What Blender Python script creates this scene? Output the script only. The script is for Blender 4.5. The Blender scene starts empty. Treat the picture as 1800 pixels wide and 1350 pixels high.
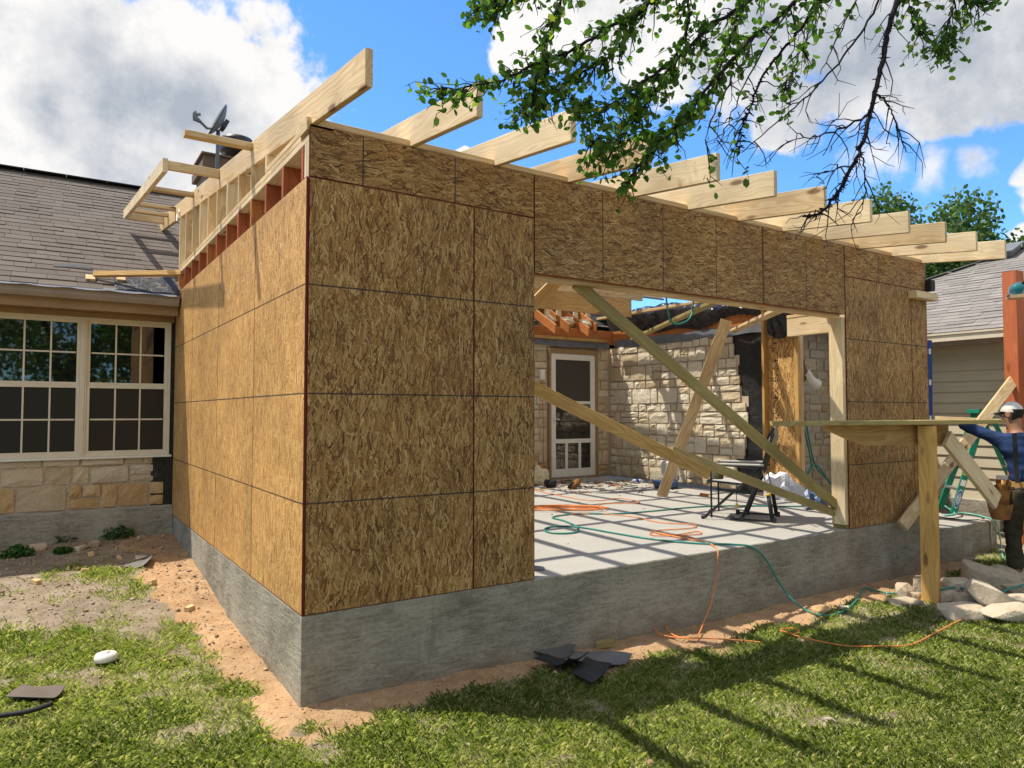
import bpy, bmesh, math, random
import numpy as np
from mathutils import Vector, Matrix, Quaternion
S = bpy.context.scene
COL = S.collection
rnd = random.Random(7)
rng = np.random.default_rng(11)

# ------------------------------------------------------------------ camera, sky, sun, exposure
cam_d = bpy.data.cameras.new('camera'); cam = bpy.data.objects.new('camera', cam_d); COL.objects.link(cam)
cam_d.sensor_width = 36; cam_d.lens = 36*1241.49/1800; cam_d.clip_start = .05; cam_d.clip_end = 2000
cam.location = (-1.19838, -3.88684, 1.11133)
cam.rotation_euler = (math.pi/2+0.0408026, 0, 0.985519932-math.pi/2)
S.camera = cam
SUN_DIR = Vector((.37, -.33, -1)).normalized()          # the way the light travels
sun_d = bpy.data.lights.new('sun', 'SUN'); sun = bpy.data.objects.new('sun', sun_d); COL.objects.link(sun)
sun_d.energy = 3.9; sun_d.angle = math.radians(.7); sun_d.color = (1, .92, .79)
sun.rotation_mode = 'QUATERNION'; sun.rotation_quaternion = Vector((0, 0, -1)).rotation_difference(SUN_DIR); sun.location = (-8, 8, 20)
S.view_settings.view_transform = 'Standard'; S.view_settings.look = 'None'
S.view_settings.exposure = 0.64; S.view_settings.gamma = 1
S.view_settings.use_curve_mapping = False

class NT:
    """small helper for node trees"""
    def __init__(s, tree): s.t = tree; s.L = tree.links
    def n(s, typ, ins=None, **at):
        nd = s.t.nodes.new(typ)
        for k, v in at.items(): setattr(nd, k, v)
        for k, v in (ins or {}).items():
            sk = nd.inputs[k]
            if isinstance(v, bpy.types.NodeSocket): s.L.new(v, sk)
            elif v is not None: sk.default_value = v
        return nd
    def m(s, op, a, b=None, c=None, clamp=False):
        nd = s.n('ShaderNodeMath', operation=op, use_clamp=clamp)
        for i, v in enumerate((a, b, c)):
            if v is None: continue
            if isinstance(v, bpy.types.NodeSocket): s.L.new(v, nd.inputs[i])
            else: nd.inputs[i].default_value = v
        return nd.outputs[0]
    def v(s, op, a, b=None, scale=None):
        nd = s.n('ShaderNodeVectorMath', operation=op)
        for i, q in enumerate((a, b)):
            if q is None: continue
            if isinstance(q, bpy.types.NodeSocket): s.L.new(q, nd.inputs[i])
            else: nd.inputs[i].default_value = q
        if scale is not None:
            if isinstance(scale, bpy.types.NodeSocket): s.L.new(scale, nd.inputs['Scale'])
            else: nd.inputs['Scale'].default_value = scale
        return nd.outputs['Value'] if op in ('DISTANCE', 'LENGTH', 'DOT_PRODUCT') else nd.outputs[0]
    def ss(s, x, a, b, o0=0., o1=1.):
        nd = s.n('ShaderNodeMapRange', {'Value': x, 'From Min': a, 'From Max': b, 'To Min': o0, 'To Max': o1}, interpolation_type='SMOOTHSTEP')
        return nd.outputs[0]
    def mix(s, f, a, b, blend='MIX'):
        nd = s.n('ShaderNodeMix', data_type='RGBA', blend_type=blend)
        for k, q in ((0, f), (6, a), (7, b)):
            if isinstance(q, bpy.types.NodeSocket): s.L.new(q, nd.inputs[k])
            else: nd.inputs[k].default_value = (*q, 1) if k and len(q) == 3 else q
        return nd.outputs[2]
    def noise(s, vec, scale, detail=3, rough=.5, dist=0., dim='3D'):
        return s.n('ShaderNodeTexNoise', {'Vector': vec, 'Scale': scale, 'Detail': detail, 'Roughness': rough, 'Distortion': dist}, noise_dimensions=dim)
    def ramp(s, f, stops):
        nd = s.n('ShaderNodeValToRGB', {'Fac': f}); e = nd.color_ramp.elements
        while len(e) < len(stops): e.new(.5)
        for i, (p, c) in enumerate(stops): e[i].position = p; e[i].color = (*c, 1)
        return nd.outputs[0]

def make_world():
    w = bpy.data.worlds.new('World'); S.world = w; w.use_nodes = True
    t = NT(w.node_tree); w.node_tree.nodes.clear()
    d = t.v('NORMALIZE', t.n('ShaderNodeTexCoord').outputs['Generated'])
    sky = t.n('ShaderNodeTexSky', sky_type='NISHITA', sun_disc=False, sun_elevation=math.radians(63.6), sun_rotation=math.radians(312), altitude=200, air_density=1.0, dust_density=.0, ozone_density=3.0).outputs[0]
    # clouds: soft heaps of vapour at given directions (x, y, z, radius), broken up by fractal noise
    blobs = [(-0.023, 0.919, 0.393, 0.132), (0.052, 0.915, 0.400, 0.178), (0.127, 0.896, 0.426, 0.130), (0.186, 0.902, 0.389, 0.131), (0.091, 0.941, 0.325, 0.174), (-0.016, 0.948, 0.317, 0.135), (0.230, 0.899, 0.373, 0.070), (0.274, 0.890, 0.365, 0.047), (0.007, 0.965, 0.261, 0.068), (0.143, 0.945, 0.294, 0.100), (-0.036, 0.963, 0.265, 0.046), (0.480, 0.738, 0.474, 0.046), (0.515, 0.699, 0.496, 0.075), (0.578, 0.642, 0.504, 0.088), (0.644, 0.591, 0.486, 0.089), (0.705, 0.531, 0.469, 0.094), (0.756, 0.474, 0.452, 0.125), (0.802, 0.400, 0.444, 0.135), (0.842, 0.337, 0.421, 0.128), (0.793, 0.463, 0.396, 0.076), (0.833, 0.392, 0.391, 0.086), (0.868, 0.327, 0.374, 0.073), (0.772, 0.517, 0.369, 0.051), (0.901, 0.334, 0.276, 0.036), (0.917, 0.338, 0.212, 0.034), (0.460, 0.811, 0.361, 0.018), (0.702, -0.193, 0.685, 0.415), (-0.453, 0.466, 0.760, 0.283), (0.601, -0.712, 0.364, 0.392), (-0.141, -0.336, 0.931, 0.305), (-0.371, -0.306, 0.877, 0.417), (-0.266, -0.122, 0.956, 0.404), (-0.601, 0.244, 0.761, 0.355), (0.576, -0.159, 0.801, 0.229), (-0.415, -0.615, 0.670, 0.310), (0.824, -0.169, 0.541, 0.249), (-0.292, -0.547, 0.785, 0.407), (-0.207, -0.863, 0.460, 0.405), (-0.342, -0.479, 0.808, 0.305), (-0.560, 0.125, 0.819, 0.370), (-0.726, 0.249, 0.641, 0.280), (-0.833, 0.368, 0.413, 0.412), (0.713, -0.407, 0.571, 0.363), (-0.200, 0.288, 0.937, 0.318), (0.621, -0.629, 0.468, 0.283), (-0.272, -0.096, 0.957, 0.294), (-0.170, -0.256, 0.952, 0.399), (-0.743, -0.445, 0.500, 0.378), (-0.630, 0.515, 0.581, 0.393), (0.841, -0.333, 0.425, 0.217), (0.381, -0.511, 0.771, 0.252), (-0.514, -0.820, 0.253, 0.354), (-0.255, -0.501, 0.827, 0.219), (0.027, -0.828, 0.560, 0.310), (-0.601, -0.176, 0.780, 0.325), (-0.083, -0.966, 0.244, 0.250)]  # from the wide entries on: unseen clouds, many added for whiter fill light
    shaded = [(0.078, 0.934, 0.350, 0.120), (0.137, 0.919, 0.369, 0.099), (0.016, 0.938, 0.347, 0.070), (0.176, 0.916, 0.360, 0.081), (0.063, 0.955, 0.289, 0.068), (0.780, 0.468, 0.415, 0.128), (0.831, 0.391, 0.396, 0.126), (0.868, 0.321, 0.378, 0.105), (0.699, 0.551, 0.456, 0.072)]                       # the clouds' undersides
    wn = t.noise(d, 3.2, 5, .6)
    warp = t.v('ADD', d, t.v('SCALE', t.v('SUBTRACT', wn.outputs['Color'], (.5, .5, .5)), scale=.22))
    cur = None
    for (x, y, z, r) in blobs:
        b = t.m('SUBTRACT', 1., t.m('DIVIDE', t.v('DISTANCE', warp, (x, y, z)), r))
        cur = b if cur is None else t.m('SMOOTH_MAX', cur, b, .10)
    n1 = t.noise(d, 9, 9, .62).outputs['Fac']
    n2 = t.noise(t.v('ADD', d, (-.035, .03, .05)), 9, 9, .62).outputs['Fac']     # the same noise a step towards the sun
    thick = t.m('ADD', cur, t.m('ADD', t.m('MULTIPLY', t.m('SUBTRACT', n1, .5), 1.5), t.m('MULTIPLY', t.m('SUBTRACT', t.noise(d, 34, 5, .6).outputs['Fac'], .5), .30)))
    cover = t.ss(thick, .13, .37)
    wisp = None                                             # two thin small clouds
    for (x, y, z, r) in [(0.851, 0.433, 0.299, 0.036), (0.873, 0.383, 0.303, 0.028), (0.818, 0.479, 0.320, 0.037)]:
        b = t.m('SUBTRACT', 1., t.m('DIVIDE', t.v('DISTANCE', warp, (x, y, z)), r)); wisp = b if wisp is None else t.m('MAXIMUM', wisp, b)
    wisp = t.ss(t.m('ADD', wisp, t.m('ADD', t.m('MULTIPLY', t.m('SUBTRACT', t.noise(d, 20, 8, .65).outputs['Fac'], .5), 1.6), -.12)), .0, .75, 0., .85)
    cover = t.m('MAXIMUM', cover, wisp)
    und = None
    for (x, y, z, r) in shaded:
        b = t.m('SUBTRACT', 1., t.m('DIVIDE', t.v('DISTANCE', warp, (x, y, z)), r)); und = b if und is None else t.m('SMOOTH_MAX', und, b, .2)
    lit = t.m('MULTIPLY', t.m('SUBTRACT', n1, n2), 2.2)
    under = t.ss(t.m('ADD', und, t.m('MULTIPLY', t.m('SUBTRACT', n1, .5), 1.3)), .05, .75, 1., .18)
    shade = t.m('ADD', under, lit, clamp=True)
    white = t.mix(shade, (.45, .50, .58), (1.0, .985, .97))
    cloud = t.v('SCALE', white, scale=4.25)
    # very thin veil everywhere, as such skies have
    col = t.mix(cover, t.v('MULTIPLY', sky, (.54, .86, 1.13)), cloud)
    bg = t.n('ShaderNodeBackground', {'Color': col, 'Strength': .15})
    o = t.n('ShaderNodeOutputWorld', {'Surface': bg.outputs[0]})
    w.cycles.sampling_method = 'MANUAL'; w.cycles.sample_map_resolution = 512
make_world()

# ------------------------------------------------------------------ objects: helpers
W = {}                                                     # world matrix of every object made here
def link(o, M=None, parent=None):
    COL.objects.link(o); M = M or Matrix(); W[o] = M
    if parent is not None:
        o.parent = parent; o.matrix_parent_inverse = W[parent].inverted()
    o.matrix_basis = M
    return o
def tag(o, label, cat, group=None, kind=None):
    o['label'] = label; o['category'] = cat
    if group: o['group'] = group
    if kind: o['kind'] = kind
    return o
def empty(name, loc, label, cat, group=None):
    o = bpy.data.objects.new(name, None); o.empty_display_size = .1
    link(o, Matrix.Translation(Vector(loc))); return tag(o, label, cat, group)
def struct(o): o['kind'] = 'structure'; return o
def frame(p, x, z=(0, 0, 1)):
    """matrix at p with local X along x and local Z as near z as can be"""
    x = Vector(x).normalized(); z = Vector(z); y = z.cross(x)
    if y.length < 1e-5: y = Vector((0, 1, 0)).cross(x)
    y.normalize(); z = x.cross(y)
    M = Matrix((x, y, z)).transposed().to_4x4(); M.translation = Vector(p); return M
class MB:
    def __init__(s): s.v = []; s.f = []; s.mi = []; s.sm = []
    def add(s, vs, fs, m=0, smooth=False):
        k = len(s.v); s.v += [tuple(q) for q in vs]
        for f in fs: s.f.append(tuple(i+k for i in f)); s.mi.append(m); s.sm.append(smooth)
    def box(s, a, b, m=0, M=None):
        (x0, y0, z0), (x1, y1, z1) = a, b
        vs = [(x0, y0, z0), (x1, y0, z0), (x1, y1, z0), (x0, y1, z0), (x0, y0, z1), (x1, y0, z1), (x1, y1, z1), (x0, y1, z1)]
        if M is not None: vs = [M @ Vector(q) for q in vs]
        s.add(vs, [(0, 3, 2, 1), (4, 5, 6, 7), (0, 1, 5, 4), (1, 2, 6, 5), (2, 3, 7, 6), (3, 0, 4, 7)], m)
    def bar(s, L, w, d, c=.003, m=0, M=None, cut0=0., cut1=0.):
        """length along x from 0 to L, width w in y, depth d in z, chamfered; cut0/cut1 slant the ends (dx per dz)"""
        hw, hd = w/2, d/2
        ring = [(-hw+c, -hd), (hw-c, -hd), (hw, -hd+c), (hw, hd-c), (hw-c, hd), (-hw+c, hd), (-hw, hd-c), (-hw, -hd+c)]
        vs = [(cut0*z, y, z) for y, z in ring] + [(L+cut1*z, y, z) for y, z in ring]
        if M is not None: vs = [M @ Vector(q) for q in vs]
        s.add(vs, [tuple(range(7, -1, -1)), tuple(range(8, 16))] + [(i, (i+1) % 8, (i+1) % 8+8, i+8) for i in range(8)], m)
    def between(s, p0, p1, w, d, up=(0, 0, 1), c=.003, m=0):
        p0, p1 = Vector(p0), Vector(p1); s.bar((p1-p0).length, w, d, c, m, frame(p0, p1-p0, up))
    def tube(s, pts, r, seg=6, m=0, cap=True):
        pts = [Vector(p) for p in pts]; n = len(pts); rs = r if hasattr(r, '__len__') else [r]*n
        k = len(s.v); up = Vector((.13, .27, .95))
        for i, p in enumerate(pts):
            t = (pts[min(i+1, n-1)]-pts[max(i-1, 0)])
            if t.length < 1e-9: t = Vector((0, 0, 1))
            t.normalize(); a = t.cross(up)
            if a.length < .05: a = t.cross(Vector((1, 0, 0)))
            a.normalize(); b = t.cross(a)
            for j in range(seg):
                q = 2*math.pi*j/seg; s.v.append(tuple(p+(a*math.cos(q)+b*math.sin(q))*rs[i]))
        for i in range(n-1):
            for j in range(seg):
                s.f.append((k+i*seg+j, k+i*seg+(j+1) % seg, k+(i+1)*seg+(j+1) % seg, k+(i+1)*seg+j)); s.mi.append(m); s.sm.append(seg > 4)
        if cap:
            s.f.append(tuple(k+j for j in range(seg))[::-1]); s.mi.append(m); s.sm.append(False)
            s.f.append(tuple(k+(n-1)*seg+j for j in range(seg))); s.mi.append(m); s.sm.append(False)
    def lathe(s, prof, c=(0, 0, 0), seg=20, m=0, M=None):
        k = len(s.v); c = Vector(c)
        for r, z in prof:
            for j in range(seg):
                q = 2*math.pi*j/seg; p = Vector((r*math.cos(q), r*math.sin(q), z))
                s.v.append(tuple((M @ p if M is not None else p)+c))
        for i in range(len(prof)-1):
            for j in range(seg):
                s.f.append((k+i*seg+j, k+i*seg+(j+1) % seg, k+(i+1)*seg+(j+1) % seg, k+(i+1)*seg+j)); s.mi.append(m); s.sm.append(True)
    def prism(s, poly, y0, y1, m=0, M=None):
        """polygon in local x, z, extruded along y"""
        n = len(poly); vs = [(x, y0, z) for x, z in poly]+[(x, y1, z) for x, z in poly]
        if M is not None: vs = [M @ Vector(q) for q in vs]
        s.add(vs, [tuple(range(n)), tuple(range(2*n-1, n-1, -1))]+[(i, i+n, (i+1) % n+n, (i+1) % n) for i in range(n)], m)
    def grid(s, fn, nu, nv, m=0, smooth=True, closed=False):
        k = len(s.v)
        for i in range(nu+1):
            for j in range(nv+1): s.v.append(tuple(fn(i/nu, j/nv)))
        for i in range(nu):
            for j in range(nv):
                a = k+i*(nv+1)+j; s.f.append((a, a+nv+1, a+nv+2, a+1)); s.mi.append(m); s.sm.append(smooth)
    def mesh(s, name, mats):
        me = bpy.data.meshes.new(name); me.from_pydata(s.v, [], s.f)
        for q in (mats if isinstance(mats, (list, tuple)) else [mats]): me.materials.append(q)
        me.polygons.foreach_set('material_index', s.mi); me.polygons.foreach_set('use_smooth', s.sm); me.update()
        return me
    def build(s, name, mats, parent=None, M=None):
        return link(bpy.data.objects.new(name, s.mesh(name, mats)), M, parent)
def fixnormals(o):
    bm = bmesh.new(); bm.from_mesh(o.data); bmesh.ops.recalc_face_normals(bm, faces=bm.faces); bm.to_mesh(o.data); bm.free(); return o
def npmesh(name, V, F, mat, tint=None, uv=None):
    """mesh from numpy arrays; F is (n, k)"""
    me = bpy.data.meshes.new(name); n, k = F.shape
    me.vertices.add(len(V)); me.vertices.foreach_set('co', V.astype(np.float32).ravel())
    me.loops.add(n*k); me.loops.foreach_set('vertex_index', F.astype(np.int32).ravel())
    me.polygons.add(n); me.polygons.foreach_set('loop_start', np.arange(0, n*k, k, dtype=np.int32))
    try: me.polygons.foreach_set('loop_total', np.full(n, k, dtype=np.int32))
    except Exception: pass
    if tint is not None:
        a = me.attributes.new('tint', 'FLOAT', 'POINT'); a.data.foreach_set('value', tint.astype(np.float32))
    me.materials.append(mat); me.update(calc_edges=True); me.validate()
    return me
_lum = {}
def lumber(name, p0, p1, w, d, mat, parent=None, up=(0, 0, 1), cut0=0., cut1=0.):
    """a board from p0 to p1 along its centre line; shares mesh data between equal boards"""
    p0, p1 = Vector(p0), Vector(p1); L = (p1-p0).length
    key = (round(L, 3), w, d, mat.name, cut0, cut1)
    if key not in _lum:
        b = MB(); b.bar(L, w, d, .003, 0, None, cut0, cut1); _lum[key] = b.mesh(name, mat)
    return link(bpy.data.objects.new(name, _lum[key]), frame(p0, p1-p0, up), parent)

# ------------------------------------------------------------------ materials
M = {}
def mat(name, rough=.7, spec=.3):
    m = bpy.data.materials.new(name); m.use_nodes = True; t = NT(m.node_tree)
    b = m.node_tree.nodes['Principled BSDF']; b.inputs['Roughness'].default_value = rough; b.inputs['Specular IOR Level'].default_value = spec
    M[name] = m; return m, t, b
def bump(t, b, h, strength=.4, dist=.01):
    nd = t.n('ShaderNodeBump', {'Height': h, 'Strength': strength, 'Distance': dist}); t.L.new(nd.outputs[0], b.inputs['Normal'])
def coords(t, random_shift=40.):
    oc = t.n('ShaderNodeTexCoord').outputs['Object']
    r = t.n('ShaderNodeObjectInfo').outputs['Random']
    return t.v('ADD', oc, t.v('SCALE', (1., .77, .53), scale=t.m('MULTIPLY', r, random_shift))), r, oc
def simple(name, col, rough=.7, spec=.3, var=.12, scale=30., metal=0., bmp=0.):
    m, t, b = mat(name, rough, spec); c, r, oc = coords(t)
    n = t.noise(c, scale, 5, .6).outputs['Fac']
    f = t.m('ADD', t.ss(n, .25, .75, 1-var, 1+var), t.m('MULTIPLY', t.m('SUBTRACT', r, .5), var*1.2))
    t.L.new(t.v('SCALE', col, scale=f), b.inputs['Base Color']); b.inputs['Metallic'].default_value = metal
    if bmp: bump(t, b, n, bmp, .01)
    return m
def wood(name, light, dark, knot=(.16, .075, .03), rough=.62, var=.16, knots=1.):
    m, t, b = mat(name, rough, .25); c, r, oc = coords(t)
    st = t.n('ShaderNodeMapping', {'Vector': c, 'Scale': (.22, 6.5, 6.5)}).outputs[0]
    warp = t.noise(t.n('ShaderNodeMapping', {'Vector': c, 'Scale': (1.6, 3., 3.)}).outputs[0], 1.3, 2, .5)
    st2 = t.v('ADD', st, t.v('SCALE', warp.outputs['Color'], scale=.55))
    # growth rings: distance from a pith line, cut by the board's faces
    rings = t.noise(st2, 1.15, 1, .4).outputs['Fac']
    band = t.m('FRACT', t.m('MULTIPLY', rings, 17.))
    band = t.m('MULTIPLY', t.ss(band, 0., .75), t.ss(band, .8, 1., 1., 0.))
    fib = t.noise(t.n('ShaderNodeMapping', {'Vector': c, 'Scale': (3., 160., 160.)}).outputs[0], 1., 3, .6).outputs['Fac']
    f = t.m('ADD', t.m('MULTIPLY', band, .6), t.m('MULTIPLY', t.m('SUBTRACT', fib, .4), .7), clamp=True)
    col = t.mix(f, light, dark)
    vo = t.n('ShaderNodeTexVoronoi', {'Vector': t.n('ShaderNodeMapping', {'Vector': c, 'Scale': (2.3, 7., 7.)}).outputs[0], 'Scale': 1.}, feature='F1')
    kn = t.ss(vo.outputs['Distance'], .08, .2, 1., 0.)
    pick = t.n('ShaderNodeSeparateColor', {'Color': vo.outputs['Color']}).outputs[0]
    kn = t.m('MULTIPLY', kn, t.m('MULTIPLY', t.m('GREATER_THAN', pick, .32), knots))
    col = t.mix(t.m('MULTIPLY', kn, .85), col, knot)
    nl = t.n('ShaderNodeTexVoronoi', {'Vector': c, 'Scale': 11.}, feature='F1')
    nm = t.m('MULTIPLY', t.ss(nl.outputs['Distance'], .035, .055, 1., 0.), t.m('GREATER_THAN', t.n('ShaderNodeSeparateColor', {'Color': nl.outputs['Color']}).outputs[1], .35))
    col = t.mix(t.m('MULTIPLY', nm, .8), col, (.05, .04, .035))
    big = t.noise(c, 1.7, 2, .5).outputs['Fac']
    col = t.v('SCALE', col, scale=t.m('ADD', t.ss(big, .3, .7, 1-var, 1+var), t.m('MULTIPLY', t.m('SUBTRACT', r, .5), var*1.3)))
    t.L.new(col, b.inputs['Base Color']); bump(t, b, fib, .15, .002); return m
wood('pine', (.66, .50, .29), (.47, .30, .13))
wood('pine_pale', (.70, .57, .37), (.56, .41, .22))
wood('pine_gold', (.56, .36, .14), (.38, .20, .055))
wood('post_gold', (.68, .40, .125), (.47, .24, .06))
wood('treated', (.38, .31, .125), (.26, .19, .07))
wood('cedar', (.50, .20, .065), (.32, .105, .03), (.12, .04, .015))
wood('red_stud', (.40, .12, .045), (.26, .06, .022), (.10, .03, .015))
wood('red_post', (.47, .14, .058), (.36, .095, .04), (.10, .03, .015), knots=.6)

def osb(name, along, lines, tone=1.):
    """strand board: strands of many tilts laid over each other; 'along' = the strands' main run in local x or z; printed nail lines"""
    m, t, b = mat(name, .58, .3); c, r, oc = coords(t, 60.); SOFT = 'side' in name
    sx = t.n('ShaderNodeSeparateXYZ', {'Vector': c}); a, z = sx.outputs[0], sx.outputs[2]
    if along == 'x': a, z = z, a
    p = t.n('ShaderNodeCombineXYZ', {'X': a, 'Y': z}).outputs[0]
    p = t.v('ADD', p, t.v('ADD', t.v('SCALE', t.noise(p, 2.2, 1, .5).outputs['Color'], scale=.06), t.v('SCALE', t.noise(p, 30., 2, .5).outputs['Color'], scale=.005)))
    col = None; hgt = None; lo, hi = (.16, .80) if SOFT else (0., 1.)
    stops = ((0., (.10, .042, .014)), (.18, (.25, .118, .037)), (.45, (.39, .213, .068)), (.75, (.48, .29, .105)), (1., (.66, .46, .21)))
    angs = ((2, .012, .09, 2.), (-9, .010, .08, 2.), (71, .020, .085, .66), (-58, .019, .09, .66), (43, .021, .10, .64), (-37, .020, .10, .62), (-79, .018, .08, .72), (27, .021, .105, .6), (-24, .02, .10, .6), (16, .022, .12, .58), (-13, .020, .115, .58), (6, .018, .125, .56), (-4, .021, .12, .6), (34, .013, .08, .68), (-30, .014, .085, .68), (10, .012, .10, .62))
    for i, (ang, w, l, need) in enumerate(angs):
        q = t.n('ShaderNodeVectorRotate', {'Vector': p, 'Axis': (0, 0, 1), 'Angle': math.radians(ang)}, rotation_type='AXIS_ANGLE').outputs[0]
        q = t.v('ADD', t.v('MULTIPLY', q, (1.25/w, .92/l, 0.)), (i*7.3, i*3.1, 0.))
        vo = t.n('ShaderNodeTexVoronoi', {'Vector': q, 'Scale': 1., 'Randomness': 1.}, voronoi_dimensions='2D', distance='EUCLIDEAN' if i < 2 else 'CHEBYCHEV')
        s3 = t.n('ShaderNodeSeparateColor', {'Color': vo.outputs['Color']})
        fib = t.noise(t.v('MULTIPLY', q, (4.5, .4, 0.)), 1., 2, .6, dim='2D').outputs['Fac']
        tf = t.m('ADD', t.m('MULTIPLY_ADD', s3.outputs[0], hi-lo, lo), t.m('MULTIPLY', t.m('SUBTRACT', fib, .5), .8))
        ck = t.ramp(tf, stops)
        if i < 2:
            ck = t.v('SCALE', ck, scale=t.ss(vo.outputs['Distance'], .3, .7, 1., .75))
            col = ck if col is None else t.mix(t.m('GREATER_THAN', s3.outputs[1], .5), col, ck); hgt = s3.outputs[1] if hgt is None else hgt
        else:
            half = t.m('MULTIPLY_ADD', s3.outputs[2], .24, .20)
            on = t.m('MULTIPLY', t.m('GREATER_THAN', s3.outputs[1], need), t.ss(t.m('SUBTRACT', vo.outputs['Distance'], half), -.02, .02, 1., 0.))
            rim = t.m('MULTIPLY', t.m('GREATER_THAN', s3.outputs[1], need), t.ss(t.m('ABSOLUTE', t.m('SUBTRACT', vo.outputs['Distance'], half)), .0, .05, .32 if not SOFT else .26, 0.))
            col = t.mix(on, col, ck); col = t.mix(rim, col, (.06, .028, .01)); hgt = t.m('ADD', hgt, t.m('MULTIPLY', on, t.m('SUBTRACT', s3.outputs[1], .4)))
    pits = t.ss(t.noise(p, 55., 3, .6).outputs['Fac'], .69, .76)
    col = t.mix(t.m('MULTIPLY', pits, .75), col, (.04, .02, .01))
    big = t.ss(t.noise(p, 1.6, 3, .5).outputs['Fac'], .3, .7, .86, 1.12)
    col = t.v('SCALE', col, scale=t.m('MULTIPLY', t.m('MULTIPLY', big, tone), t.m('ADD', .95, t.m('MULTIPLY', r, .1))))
    # printed lines
    if lines != 'none':
        pos = t.n('ShaderNodeSeparateXYZ', {'Vector': t.n('ShaderNodeNewGeometry').outputs['Position']})
        jit = t.m('MULTIPLY', t.m('SUBTRACT', t.noise(p, 26., 3, .6).outputs['Fac'], .5), .006)
        if lines == 'z': k = t.m('DIVIDE', t.m('ADD', pos.outputs[2], jit), .6096)
        else: k = t.m('DIVIDE', t.m('ADD', t.m('SUBTRACT', pos.outputs[0], .331), jit), .6137)
        fr = t.m('ABSOLUTE', t.m('SUBTRACT', k, t.m('ROUND', k)))
        ln = t.m('MULTIPLY', t.ss(fr, .0055, .0095, 1., 0.), t.ss(t.noise(p, 60., 2, .5).outputs['Fac'], .25, .5, .55, 1.))
        if lines == 'z': ln = t.m('MULTIPLY', ln, t.m('LESS_THAN', pos.outputs[2], 2.3)); ln = t.m('MULTIPLY', ln, t.m('GREATER_THAN', pos.outputs[2], .2))
        col = t.mix(t.m('MULTIPLY', ln, .88), col, (.018, .022, .03))
    t.L.new(col, b.inputs['Base Color']); bump(t, b, hgt, .35, .003)
    t.L.new(t.ss(hgt, 0., 2., .5, .7), b.inputs['Roughness'])
    return m
osb('osb_upright_shade', 'z', 'z', .88); osb('osb_header_shade', 'x', 'x', .84); osb('osb_side', 'z', 'z', 1.36)  # same board stock: side toned up as sunlit, front toned down as shaded
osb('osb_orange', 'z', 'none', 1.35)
simple('osb_red_edge', (.13, .022, .013), .7, .2)

def concrete():
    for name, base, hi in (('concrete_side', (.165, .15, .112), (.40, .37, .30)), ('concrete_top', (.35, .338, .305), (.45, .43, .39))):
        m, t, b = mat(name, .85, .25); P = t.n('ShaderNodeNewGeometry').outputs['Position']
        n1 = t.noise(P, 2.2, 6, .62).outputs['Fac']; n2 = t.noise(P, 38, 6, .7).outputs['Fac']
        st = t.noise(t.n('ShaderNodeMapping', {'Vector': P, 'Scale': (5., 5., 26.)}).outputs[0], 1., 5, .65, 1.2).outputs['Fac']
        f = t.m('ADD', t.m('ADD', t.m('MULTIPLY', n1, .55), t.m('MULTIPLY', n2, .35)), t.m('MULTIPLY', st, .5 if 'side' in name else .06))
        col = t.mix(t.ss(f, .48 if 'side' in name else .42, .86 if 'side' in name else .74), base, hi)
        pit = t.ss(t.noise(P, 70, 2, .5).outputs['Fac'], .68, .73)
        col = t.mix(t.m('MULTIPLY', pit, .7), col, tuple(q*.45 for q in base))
        if 'side' in name:   # soil splashed on the lowest hand's breadth
            z = t.n('ShaderNodeSeparateXYZ', {'Vector': P}).outputs[2]
            mud = t.m('MULTIPLY', t.ss(t.m('ADD', z, t.m('MULTIPLY', t.m('SUBTRACT', n1, .5), .35)), -.56, -.36, 1., 0.), .45)
            col = t.mix(mud, col, (.24, .17, .10))
            rust = t.m('MULTIPLY', t.ss(t.noise(t.n('ShaderNodeMapping', {'Vector': P, 'Scale': (7., 7., 1.1)}).outputs[0], 1., 4, .6).outputs['Fac'], .6, .74), .4)
            col = t.mix(rust, col, (.15, .13, .10))
        else:
            stain = t.m('MULTIPLY', t.ss(t.noise(P, 1.1, 5, .6).outputs['Fac'], .52, .7), .35)
            col = t.mix(stain, col, (.30, .275, .23))
        t.L.new(col, b.inputs['Base Color']); bump(t, b, t.m('ADD', n2, t.m('MULTIPLY', st, .8)), .9 if 'side' in name else .2, .012)
concrete()
def stone(name, c0, c1, c2):
    m, t, b = mat(name, .9, .15); c, r, oc = coords(t)
    n = t.noise(c, 9, 6, .65).outputs['Fac']; n2 = t.noise(c, 46, 5, .7).outputs['Fac']
    col = t.ramp(t.m('ADD', t.m('MULTIPLY', n, .75), t.m('MULTIPLY', t.m('SUBTRACT', r, .35), .42)), ((.2, c0), (.5, c1), (.8, c2)))
    col = t.mix(t.m('MULTIPLY', t.ss(n2, .58, .72), .35), col, tuple(q*.5 for q in c0))
    t.L.new(col, b.inputs['Base Color']); bump(t, b, t.m('ADD', n2, t.m('MULTIPLY', n, 1.5)), .85, .022)
stone('stone_cream', (.50, .40, .26), (.63, .52, .36), (.72, .63, .47))
stone('stone_white', (.58, .50, .36), (.69, .61, .47), (.77, .70, .57))
stone('stone_orange', (.46, .29, .13), (.57, .38, .19), (.64, .48, .28))
stone('stone_grey', (.50, .44, .33), (.58, .52, .41), (.64, .58, .47))
stone('rubble_stone', (.46, .37, .26), (.60, .50, .37), (.72, .63, .50))
simple('mortar', (.56, .45, .35), .95, .1, .15, 40, bmp=.4)
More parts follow.
